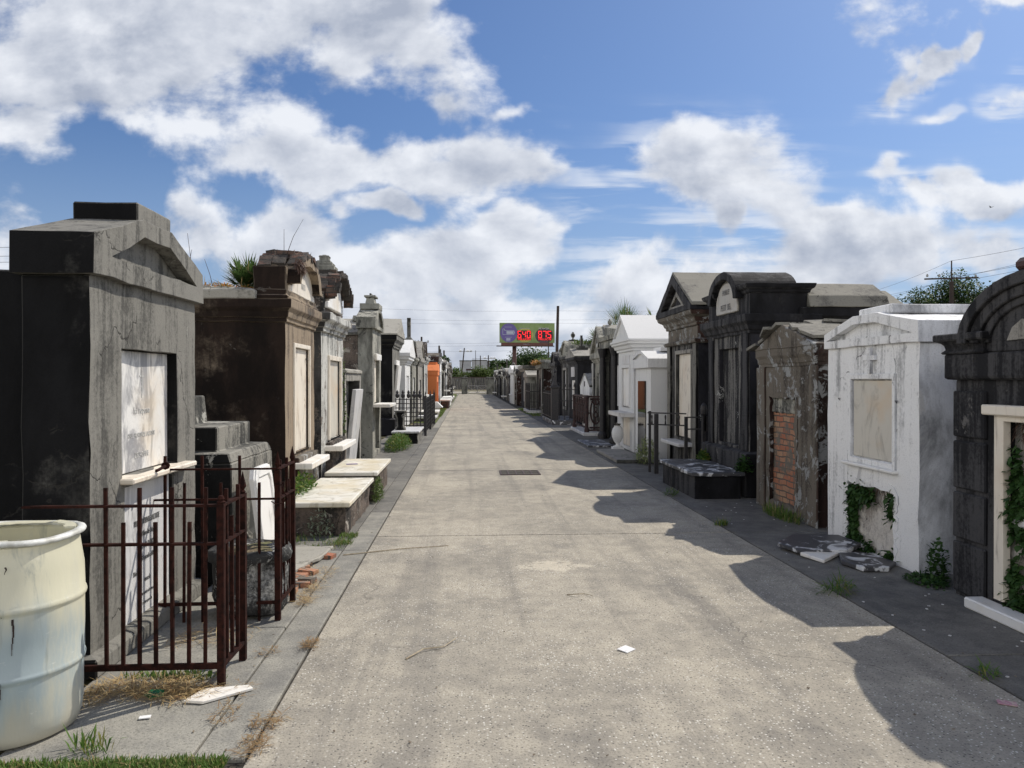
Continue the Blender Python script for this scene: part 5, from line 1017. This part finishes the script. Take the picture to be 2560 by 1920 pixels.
for c, s_, n, seed, lab in (((-1.62, 3.42, 0), .10, 60, 1, 'green grass tuft growing from the pavement at the foot of the barrel'), ((2.79, 5.62, 0), .12, 150, 2, 'weed tuft in the right pavement joint beside the broken slab'), ((2.79, 3.98, 0), .07, 60, 3, 'small weed tuft in the right pavement joint, nearest the camera'), ((2.79, 8.3, 0), .09, 80, 4, 'weed tuft in the right joint before the brown brick tomb'), ((2.83, 10.5, 0), .10, 120, 5, 'grass tuft at the corner of the dark box grave')):
    clump(c, s_, s_*.7, s_*.8, n, s_*1.1, .008, M['leaf'], 'weed_tuft', lab, seed=seed, blade=(seed in (1, 4)))
clump((3.64, 8.75, 0), .10, .5, .16, 420, .16, .008, M['grass'], 'weed_tuft', 'long grass at the foot of the brick opening', seed=6, blade=True)
clump((3.45, 14.6, 0), .22, .35, .5, 900, .09, .02, leafmat('pale_weed', (.22, .28, .10), (.32, .34, .18)), 'weed', 'pale flowering weeds beside the granite tablet tomb', seed=7)
clump((-1.86, 8.75, .34), .10, .6, .20, 420, .07, .025, M['leaf'], 'weed', 'green weeds on the back edge of the nearest marble slab', seed=8)
clump((-1.20, 10.4, 0), .06, .40, .30, 600, .05, .02, M['bush'], 'weed', 'yellow-green weeds hanging under the second marble slab', seed=9)
clump((-1.5, 7.95, 0), .14, .08, .30, 160, .05, .02, leafmat('grey_weed', (.25, .30, .20), (.35, .38, .28)), 'weed', 'pale grey weed against the brick base of the nearest grave', seed=10)
clump((-1.62, 18.2, 0), .30, 1.2, .34, 2200, .08, .022, M['leaf'], 'bush', 'leafy green bush between the narrow grey tomb and the grey box grave', seed=11)
clump((-2.05, 12.80, .7), .05, .06, 1.5, 260, .07, .035, M['bush'], 'vine', 'thin vine climbing the far corner of the flaking tomb', cat='vine', seed=12)
clump((-1.55, 4.22, 0), .3, .06, .05, 200, .05, .012, M['grass'], 'weed', 'green weeds at the foot of the grey tomb', seed=13, blade=True)
clump((3.76, 10.25, .35), .1, .15, .22, 300, .06, .05, M['ivy'], 'weed', 'dark green weed on the near end of the dark box grave', seed=14)
clump((3.72, 11.9, .35), .08, .25, .15, 260, .06, .04, M['leaf'], 'weed', 'green weed on the far end of the dark box grave', seed=15)
clump((3.72, 5.88, 0), .07, .10, .34, 260, .05, .03, M['ivy'], 'weed', 'dark ivy in the gap between the white tomb and the black arched tomb', seed=16)
clump((3.60, 5.85, 0), .12, .22, .05, 260, .05, .03, M['ivy'], 'weed', 'low green ground ivy before the gap beside the white tomb', seed=17)
def ivy(t, spots, y, name='ivy', seed=0, l=.055, out=.06):
    rr = random.Random(seed); m = MB()
    for x, z, rx, rz, n in spots:
        for i in range(n):
            a, b_ = rr.gauss(0, .5), rr.gauss(0, .5); m.leaf((x+a*rx, y-abs(rr.gauss(0, .4))*out, z+b_*rz), (rr.gauss(0, .6), -rr.uniform(.2, 1), rr.gauss(-.2, .7)), l*rr.uniform(.6, 1.2), l*.8*rr.uniform(.6, 1.2), .2)
    return m.build(name, M['ivy'], t.root)
hw = lo_w = WHITE
l0, l1, z1 = lo[0], lo[1], lo[3]
ivy(WHITE, [(l0+.08, z1-.14, .10, .12, 420), (l0+.07, .32, .07, .24, 420), (l0+.2, z1-.09, .16, .07, 320), (l0+.34, z1-.10, .12, .08, 240), (l1-.06, z1-.14, .08, .12, 260), (l0+.10, .06, .12, .10, 300), (l0+.30, .01, .16, .08, 240), (l1-.08, .0, .10, .08, 220)], .04, seed=1)
m = MB(); rr = random.Random(31)
for i in range(60): m.leaf((rr.uniform(l0+.05, l1), .03, z1-rr.uniform(0, .02)), (rr.gauss(0, .6), -.3, -rr.uniform(.1, 1)), rr.uniform(.04, .12), .006, .2)
m.build('dry_roots', M['roots'], WHITE.root)
ivy(DARK, [(hd[0]+.13, .95, .06, .20, 200), (hd[0]+.12, .70, .08, .14, 220), (hd[0]+.24, .56, .14, .07, 200), (hd[0]+.45, .52, .20, .06, 200), (hd[0]+.10, .28, .07, .12, 150), (hd[0]+.2, .10, .16, .08, 240), (hd[0]+.55, .08, .25, .06, 260)], .03, seed=2)
m = MB()
for i in range(160): m.leaf((hd[0]+.12+rr.uniform(0, .3), .05, hd[3]-rr.uniform(.0, .08)), (rr.gauss(0, .5), -.5, -rr.uniform(.2, 1)), rr.uniform(.05, .15), .007, .3)
m.build('dry_roots', M['roots'], DARK.root)
m = MB()
for i in range(260): m.leaf((-.62+rr.gauss(0, .07), -.10-rr.random()*.04, 2.98-rr.random()*.12), (rr.gauss(0, .5), rr.gauss(-.3, .3), -rr.uniform(.1, 1)), rr.uniform(.05, .15), .012, .1)
m.build('dry_roots', M['roots'], BROWN.root)
# fan palms
def palm(loc, h, n, L, label, seed=0):
    rr = random.Random(seed); r = empty('fan_palm', loc, 0, label, 'palm', 'palms sprouting on tomb roofs')
    MB().lathe([(.05, -.1), (.06, 0), (.04, h)], n=8).build('trunk', M['bark'], r, rough=(.05, .01, 20))
    m = MB()
    for k in range(n):
        az = rr.uniform(0, 6.28); el = rr.uniform(.15, 1.45); d = Vector((math.cos(az)*math.cos(el), math.sin(az)*math.cos(el), math.sin(el))); b0 = Vector((0, 0, h)); hub = b0+d*L*rr.uniform(.35, .6)
        m.tube([b0, hub], .006, 4); s_ = d.cross(Vector((0, 0, 1))).normalized(); up = s_.cross(d)
        for j in range(22):
            a = (j/21-.5)*3.6; dd = (d*math.cos(a)+s_*math.sin(a)+up*rr.uniform(-.08, .08)).normalized(); m.leaf(hub, dd, L*rr.uniform(.45, .62)*(1-.25*abs(a)/1.8), .020, rr.uniform(.0, .12))
    m.build('fronds', M['palm'], r)
palm((-2.62, 9.35, 2.60), .03, 34, .46, 'bushy fan palm growing on the roof of the brown arched tomb', 1)
palm((5.1, 24.6, 2.45), .55, 30, 1.15, 'large fan palm rising behind the tomb with the carved gable on the right', 2)
palm((5.3, 30.8, 2.9), .2, 14, .8, 'small fan palm on the roof of the overgrown tomb', 3)
palm((5.3, 21.2, 2.6), .3, 16, .8, 'half hidden fan palm behind the tall white gable tomb', 4)
def roofgrow(t, name, x0, x1, y0, y1, z, n, l, mat, w=.01, seed=0, blade=True):
    rr = random.Random(seed); m = MB()
    for i in range(n):
        d = (rr.gauss(0, .35), rr.gauss(0, .35), 1) if blade else (rr.gauss(0, .7), rr.gauss(0, .7), rr.uniform(0, 1)); m.leaf((rr.uniform(x0, x1), rr.uniform(y0, y1), z+rr.uniform(-.02, .02)), d, l*rr.uniform(.4, 1.2), w*rr.uniform(.6, 1.2), .2)
    return m.build(name, mat, t.root)
roofgrow(BROWN, 'roof_succulents', -.85, .4, .4, 2.4, 2.64, 2600, .07, M['succ'], .02, 1, False); roofgrow(BROWN, 'roof_dry_grass', -.8, .7, .5, 2.4, 2.62, 500, .16, M['straw'], .006, 2); roofgrow(BROWN, 'crest_moss', -.3, .1, -.03, .25, 3.105, 260, .04, M['succ'], .02, 3, False)
m = MB()
for x, y, z, h, lx, ly in ((-.8, 1.0, 2.6, .62, -.05, .05), (-.7, 1.3, 2.6, .5, .02, .1), (-.78, 1.1, 2.6, .45, -.02, -.08), (-.3, .1, 3.08, .42, -.02, -.2), (.0, .2, 3.08, .36, .0, .0), (-.75, .8, 2.6, .35, 0, .1), (.78, .1, 2.9, .4, .1, -.05)): m.tube([(x, y, z), (x+lx*.5, y+ly*.4, z+h*.5), (x+lx, y+ly, z+h)], .004, 4, .002)
m.build('tall_stalks', M['roots'], BROWN.root)
r = empty('tall_stalks', (-2.75, 6.6, 1.46), 0, 'thin reddish stalks rising behind the pediment of the tall grey tomb', 'weed stalks'); m = MB()
for x, y, h, lx in ((0, 0, 1.38, .05), (.05, .1, 1.25, .02), (-.08, .05, 1.1, .06), (.12, .15, 1.05, .03), (.02, .2, .95, -.03), (.2, .1, .9, .0)): m.tube([(x, y, -.2), (x+lx*.4, y, h*.5), (x+lx, y+.02, h)], .005, 4, .002)
m.build('stems', M['roots'], r)
roofgrow(OVER, 'roof_plants', -1.1, 1.1, .2, 2.6, 3.02, 900, .28, M['bush'], .05, 4); roofgrow(MOSSY, 'roof_moss', -1.4, 1.4, -.2, 2.4, 2.57, 2600, .14, M['bush'], .05, 5, False); roofgrow(MOSSY, 'hanging_moss', -1.5, 1.5, -.28, -.1, 2.35, 900, .3, M['succ'], .04, 6, False)
# ================================================================ trees
def tree(loc, h, cr, ch, n, leaf, label, seed=0, mat='tree', trunk=.25, hole=.0, cat='tree', group='trees beyond the cemetery', name='broadleaf_tree', sub=14):
    rr = random.Random(seed); r = empty(name, loc, 0, label, cat, group); m = MB()
    m.tube([(0, 0, 0), (rr.uniform(-.2, .2), 0, h*.3), (rr.uniform(-.4, .4), 0, h*.6)], trunk, 8, trunk*.5); cl = []
    for k in range(sub):
        a = rr.uniform(0, 6.28); q = rr.random()**.5; c = Vector((math.cos(a)*q*cr*.8, math.sin(a)*q*cr*.8, h-ch/2+rr.uniform(-.42, .42)*ch*(1-.5*q))); cl.append((c, rr.uniform(.22, .42)*min(cr, ch)*1.15)); m.tube([(0, 0, h*.35), (c.x*.5, c.y*.5, h*.35+(c.z-h*.35)*.6), tuple(c)], trunk*.35, 5, trunk*.08)
    m.build('trunk', M['bark'], r); m = MB()
    for i in range(n):
        c, s_ = rr.choice(cl); v = Vector((rr.gauss(0, 1), rr.gauss(0, 1), rr.gauss(0, 1))).normalized()*s_*(rr.random()**.45); p = c+Vector((v.x, v.y, v.z*.75))
        if hole and noise.noise(p*(1.6/s_)) < hole-.5: continue
        m.leaf(p, (rr.gauss(0, 1), rr.gauss(0, 1), rr.gauss(0, .8)), leaf*rr.uniform(.6, 1.3), leaf*.8*rr.uniform(.6, 1.3), .2)
    m.build('crown', M[mat], r); return r
x, _ = py(44, 2390); tree((x, 44, 0), 7.9, 3.1, 4.6, 38000, .14, 'tall open-branched tree behind the white tomb on the right, beside the power pole', 1, hole=.30, sub=34)
x, _ = py(46, 2520); tree((x, 48, 0), 7.6, 3.4, 4.6, 12000, .15, 'lower tree right of the tall open-branched one, behind the black arch', 2, hole=.34, sub=20)
for i, (u, Y, top, cr, ch, lab) in enumerate(((1272, 200, 886, 5, 9, 'round dark tree left of the billboard pole'), (1330, 205, 872, 8, 11, 'largest dark tree right of the billboard pole'), (1245, 205, 900, 3.5, 7, 'smallest dark tree at the left edge of the billboard grove'), (1362, 215, 882, 6, 9, 'dark tree behind the tall pole right of the billboard'), (1300, 225, 882, 7, 9, 'dark tree directly behind the billboard pole'))):
    x, z = py(Y, u, top); tree((x, Y, 0), z, cr, ch, 9000, .55, lab, 10+i, trunk=.4, sub=24)
x, z = py(95, 1079, 870); tree((x, 95, 0), z, 2.3, 4.5, 3500, .3, 'small dark tree showing above the left row beyond the orange tomb', 20)
for i, (u, Y, top, cr, lab) in enumerate(((1165, 150, 918, 3.2, 'yellow-green bush left of the far gate'), (1218, 150, 914, 3.4, 'yellow-green bush right of the far gate'), (1192, 165, 925, 2.4, 'lower green bush between the two yellow-green ones'))):
    x, z = py(Y, u, top); tree((x, Y, 0), z, cr, z*.8, 3000, .35, lab, 30+i, mat='bush', trunk=.12, cat='bush', group='bushes beyond the far gate', name='bush')
# ================================================================ far end: gate, walls, buildings
M['farwall'] = plaster('dark_far_wall', (.16, .15, .14), (.05, .05, .05), .6, .8, crack=0, seed=30); M['metal'] = plain('grey_corrugated_metal', (.34, .35, .37), (.28, .29, .31), .6, .6); M['galv'] = plain('galvanised_pipe', (.35, .35, .34), (.2, .2, .19), 8, .5)
def pier(x0, x1, Y, h, label):
    r = empty('gate_pier', ((x0+x1)/2, Y, 0), 0, label, 'gate pier'); w = (x1-x0)/2; MB().box(-w, w, 0, .6, 0, h).build('shaft', M['grey_mould'], r); MB().loft(-w, w, 0, .6, [(h, .05), (h+.12, .08), (h+.2, 0)]).build('cap', M['farwall'], r)
pier(py(87, 1154)[0], py(87, 1168)[0], 87.2, 1.75, 'pale weathered gate pier at the far left end of the path'); pier(py(87, 1217)[0], py(87, 1236)[0], 87.2, 1.75, 'pale weathered gate pier at the far right end of the path')
for side, a, b_, lab in (('l', 1168, 1193, 'left leaf of the low metal gate closing the far end of the path'), ('r', 1194, 1217, 'right leaf of the low metal gate closing the far end of the path')):
    xa, xb = py(87.5, a)[0], py(87.5, b_)[0]; r = empty('gate_leaf', ((xa+xb)/2, 87.5, 0), 0, lab, 'gate', 'leaves of the far gate'); w = (xb-xa)/2-.02
    m = MB().tube([(-w, 0, .1), (-w, 0, .95)], .03).tube([(w, 0, .1), (w, 0, .95)], .03).tube([(-w, 0, .95), (w, 0, .95)], .03).tube([(-w, 0, .12), (w, 0, .12)], .03); m.build('gate_frame', M['galv'], r)
    MB().tube([(-w, 0, .12), (w, 0, .95)], .02).tube([(-w, 0, .95), (w, 0, .12)], .02).build('cross_bars', M['galv'], r)
x0, x1 = py(128, 1172)[0], py(128, 1211)[0]; r = empty('boundary_wall', ((x0+x1)/2, 128, 0), 0, 'dark vertical-boarded wall across the street beyond the gate', 'wall'); m = MB()
zt = py(128, 1190, 944)[1]
for i in range(26): xx = -6+i*.47; m.box(xx, xx+.44, 0, .1, 0, zt)
m.build('boards', M['farwall'], r); MB().box(-6.1, 6.3, -.06, .16, zt, zt+.1).build('rail', M['iron_dk'], r)
for k, (ua, ub, vt, Y, lab) in enumerate(((1149, 1178, 903, 300, 'grey metal-clad industrial building, left of the three far ones'), (1180, 1218, 902, 300, 'wide grey metal-clad industrial building, middle of the three far ones'), (1220, 1262, 904, 302, 'grey metal-clad industrial building behind the trees, right of the three far ones'))):
    (xa, z), xb = py(Y, ua, vt), py(Y, ub)[0]; r = empty('industrial_building', ((xa+xb)/2, Y, 0), 0, lab, 'building', 'far industrial buildings'); w = (xb-xa)/2; MB().box(-w, w, 0, 12, 0, z).build('walls', M['metal'], r); MB().box(-w-.1, w+.1, -.1, 12.1, z, z+.35).build('roof_edge', M['conc_lt'], r); MB().box(-w, w, -.15, -.02, z*.42, z*.5).build('dark_band', M['iron_dk'], r)
(xa, z), xb = py(240, 1165, 922), py(240, 1222)[0]; r = empty('shed', ((xa+xb)/2, 240, 0), 0, 'low open shed with dark flat roof in front of the industrial buildings', 'shed'); w = (xb-xa)/2; MB().box(-w, w, 0, 6, z-.5, z).build('roof', M['iron_dk'], r)
for i in range(4): MB().box(-.12, .12, 0, .24, 0, z-.5).build('column', M['conc_lt'], r, loc=(-w+.3+i*(2*w-.6)/3, 0, 0))
# poles and wires
M['wood'] = plain('dark_wood_pole', (.05, .035, .028), (.03, .022, .02), 5, .9); M['glassw'] = plain('lamp_head', (.7, .72, .75), None, 5, .3); M['wire'] = plain('wire', (.10, .10, .11), bump=0)
def pole(u, vt, Y, w, label, arm=None, lamps=False, lean=0., z_arm=None):
    x, z = py(Y, u, vt); r = empty('utility_pole', (x, Y, 0), 0, label, 'utility pole', 'wooden poles beyond the tombs'); MB().tube([(-lean, 0, 0), (0, 0, z)], w, 8, w*.75).build('shaft', M['wood'], r)
    if arm: 
        za, hl = arm; MB().obox((0, 0, za), hl*2, .06, .07, (0, R(-2), 0)).build('crossarm', M['wood'], r)
        for s_ in (-.9, -.45, .9): MB().lathe([(.04, 0), (.06, .05), (.03, .14)], (s_*hl, 0, za+.06), 8).build('insulator', M['galv'], r)
    if lamps:
        for s_ in (-1, .8, 1.6): MB().obox((s_*.9, -.2, z-.6), .5, .7, .35, (.4, 0, 0)).build('flood_lamp', M['glassw'], r)
        MB().tube([(-1, 0, z-.8), (1.6, 0, z-.8)], .05).build('lamp_arm', M['wood'], r)
    return x, z
PX, PZ = pole(1395, 765, 95, .22, 'tall leaning dark pole just right of the billboard', lean=.25)
x_, z_ = pole(2378, 652, 36, .04, 'pole with crossarm and slim top behind the white tomb on the right', arm=(py(36, 2378, 696)[1], 1.35))
MB().tube([(0, 0, 0), (0, 0, z_-1.0)], .11, 8, .095).build('butt', M['wood'], [o for o in COL.objects if o.name.startswith('utility_pole') and abs(o.location.y-36) < .1][0])
pole(1161, 870, 170, .16, 'leaning flood-light pole above the left bush', lamps=True, lean=.9); pole(1221, 888, 185, .16, 'shorter flood-light pole above the middle industrial building', lamps=True)
pole(1201, 889, 180, .14, 'thin pole with crossarm beyond the far gate', arm=(py(180, 1201, 897)[1], 1.9)); pole(1054, 842, 70, .11, 'thin pole with crossarm above the left tombs', arm=(py(70, 1054, 856)[1], .65)); pole(1098, 864, 100, .15, 'short thick pole top behind the far left tombs, left of two'); pole(1110, 876, 110, .15, 'short thick pole top behind the far left tombs, right of two'); pole(1189, 876, 230, .1, 'very thin mast beyond the far gate')
pole(1371, 845, 120, .1, 'thin pole under the right half of the billboard'); pole(1009, 835, 60, .1, 'pole end showing above the white gabled tomb')
def wire(pts, label, r_=.012):
    out = []
    for a, b_ in zip(pts[:-1], pts[1:]):
        a = Vector(a); b_ = Vector(b_); L = (b_-a).length
        for i in range(14): f = i/14; p = a.lerp(b_, f); p.z -= L*.010*4*f*(1-f); out.append(p)
    out.append(Vector(pts[-1])); tag(MB().tube(out, r_, 4).build('wire', M['wire']), label, 'wire', 'overhead wires')
w3 = lambda Y, u, v: (py(Y, u, v)[0], Y, py(Y, u, v)[1])
for i, (v0, v1, v2) in enumerate(((765, 777, 762), (790, 800, 775), (800, 808, 795), (855, 852, 842), (862, 858, 850), (874, 873, 866))):
    wire([w3(95, 820, v0), w3(95, 1395, v1), w3(95, 2050, v2)], ['topmost thin wire crossing the sky above the billboard', 'wire crossing just above the billboard', 'wire crossing at the top edge of the billboard', 'wire crossing behind the billboard panel', 'lower wire crossing behind the billboard panel', 'lowest wire crossing under the billboard'][i], .008)
for i, (v0, v1, v2) in enumerate(((748, 652, 614), (742, 696, 645), (752, 694, 655), (765, 706, 668))):
    wire([w3(60, 2100 if i == 0 else 2150, v0), w3(36, 2378, v1), w3(30, 2700, v2-25)], ['top wire at the right-hand crossarm pole', 'second wire from the top at the right-hand pole', 'third wire from the top at the right-hand pole', 'lowest wire at the right-hand pole'][i], .007)
for i, v in enumerate((618, 640, 655)): wire([w3(40, -900, v-20), w3(40, 60, v), w3(42, 330, v+12)], ['upper wire at the far left edge', 'middle wire at the far left edge', 'lower wire at the far left edge'][i], .010)
# ================================================================ billboard
YB = 150; (bx0, bz1), (bx1, bz0) = py(YB, 1249, 807), py(YB, 1387, 857); bw, bh = bx1-bx0, bz1-bz0
r = empty('billboard', (bx0, YB, 0), R(1.5), 'green and purple roadside billboard showing 640 and 875 million in red digits', 'billboard')
em = lambda n, c, e=0, s_=1.: plain(n, c, c, 1, .6, bump=0, emis=(c if e else None), est=s_)
MB().box(0, bw, 0, .5, bz0, bz1).build('face', plain('billboard_green', (.16, .24, .06), (.22, .30, .12), .35, .5, bump=0), r)
disc = lambda cx, cz, a, b_, y, n_=28: MB().prism([(cx+a*math.cos(2*math.pi*i/n_), cz+b_*math.sin(2*math.pi*i/n_)) for i in range(n_)], y, 0)
disc(bw*.165, bz0+bh*.5, bw*.155, bh*.48, -.04).build('purple_disc', em('billboard_purple', (.13, .10, .30)), r)
lg = MB().ring([(bw*.055, bz0+bh*.40), (bw*.12, bz0+bh*.40), (bw*.26, bz0+bh*.40), (bw*.275, bz0+bh*.5), (bw*.26, bz0+bh*.62), (bw*.10, bz0+bh*.62), (bw*.09, bz0+bh*.70), (bw*.055, bz0+bh*.70)], [(bw*.062, bz0+bh*.42), (bw*.12, bz0+bh*.42), (bw*.25, bz0+bh*.42), (bw*.262, bz0+bh*.5), (bw*.25, bz0+bh*.6), (bw*.092, bz0+bh*.6), (bw*.082, bz0+bh*.68), (bw*.062, bz0+bh*.68)], -.06, -.04).box(bw*.125, bw*.25, -.055, -.04, bz0+bh*.44, bz0+bh*.58)
lg.box(bw*.10, bw*.22, -.055, -.04, bz0+bh*.27, bz0+bh*.285).box(bw*.12, bw*.195, -.055, -.04, bz0+bh*.14, bz0+bh*.22).box(bw*.12, bw*.195, -.055, -.04, bz0+bh*.08, bz0+bh*.11).box(bw*.09, bw*.22, -.055, -.04, bz0+bh*.78, bz0+bh*.795)
lg.build('pale_logo', em('billboard_pale', (.42, .46, .55)), r)
disc(bw*.46, bz0+bh*.38, bw*.15, bh*.36, -.03).build('yellow_disc', em('billboard_yellow', (.42, .38, .10)), r); disc(bw*.81, bz0+bh*.36, bw*.165, bh*.40, -.03).build('maroon_disc', em('billboard_maroon', (.07, .05, .06)), r)
for cx in (.445, .82): MB().box(bw*cx-bw*.128, bw*cx+bw*.128, -.10, -.04, bz0+bh*.13, bz0+bh*.62).build('digit_panel', em('panel_black', (.02, .008, .012)), r)
SEG = {'6': 'afgcde', '4': 'fgbc', '0': 'abcdef', '8': 'abcdefg', '7': 'abc', '5': 'afgcd'}
for s_, cx in (('640', .445), ('875', .82)):
    for k, chh in enumerate(s_):
        x0 = bw*(cx-.120+k*.084); w_, z0, h_ = bw*.066, bz0+bh*.24, bh*.36; t_ = bw*.0135; m = MB(); B = lambda a, b_, c, d: m.box(x0+a, x0+b_, -.14, -.10, z0+c, z0+d)
        for g_ in SEG[chh]:
            {'a': lambda: B(0, w_, h_-t_, h_), 'd': lambda: B(0, w_, 0, t_), 'g': lambda: B(t_, w_-t_, h_/2-t_/2, h_/2+t_/2), 'f': lambda: B(0, t_, h_/2+t_/2 if 1 else 0, h_-t_), 'e': lambda: B(0, t_, t_, h_/2-t_/2), 'b': lambda: B(w_-t_, w_, h_/2+t_/2, h_-t_), 'c': lambda: B(w_-t_, w_, t_, h_/2-t_/2)}[g_]()
        m.build('digit', bpy.data.materials.get('led_red') or em('led_red', (1, .02, .03), 1, 1.1), r)
    letters([('MILLION', bh*.13, bw*cx, bz0+bh*.135)], bpy.data.materials['led_red'], r, -.12, 'million_text', 1.3)
letters([('POWER', bh*.12, bw*.80, bz0+bh*.68)], em('billboard_white', (.6, .6, .6)), r, -.06, 'power_text', 1.3)
letters([('MEGA MILLIONS', bh*.07, bw*.45, bz0+bh*.70)], bpy.data.materials['billboard_pale'], r, -.06, 'small_text', 1.)
MB().box(bw*.03, bw*.97, -.3, .6, bz0-bh*.17, bz0-.02).build('apron', plain('apron_brown', (.14, .05, .035), (.10, .04, .03), 2), r); MB().box(-bw*.06, bw*.98, -1.2, -.35, bz0-bh*.20, bz0-bh*.16).build('catwalk', M['iron_dk'], r)
letters([('OUTDOOR', bh*.05, bw*.48, bz0-bh*.10)], bpy.data.materials['billboard_pale'], r, -.31, 'owner_text', 1.2)
MB().lathe([(.52*bw/13.8*1.0, 0), (.52*bw/13.8, bz0-bh*.15)], n=16).build('column', plain('column_brown', (.09, .045, .04), (.07, .035, .03), 2), r, loc=(bw*.27, .3, 0), smooth=True)
# a bird
x, z = py(60, 2478, 518); tag(MB().add([(0, 0, 0), (-.25, 0, .12), (-.1, .1, .02), (.25, 0, .10), (.1, .1, .0), (0, .25, -.02), (0, -.12, -.03)], [(0, 1, 2), (0, 4, 3), (2, 5, 4, 0), (6, 2, 4)]).build('bird', M['iron'], None, loc=(x, 60, z)), 'tiny dark bird high in the sky on the right', 'bird')
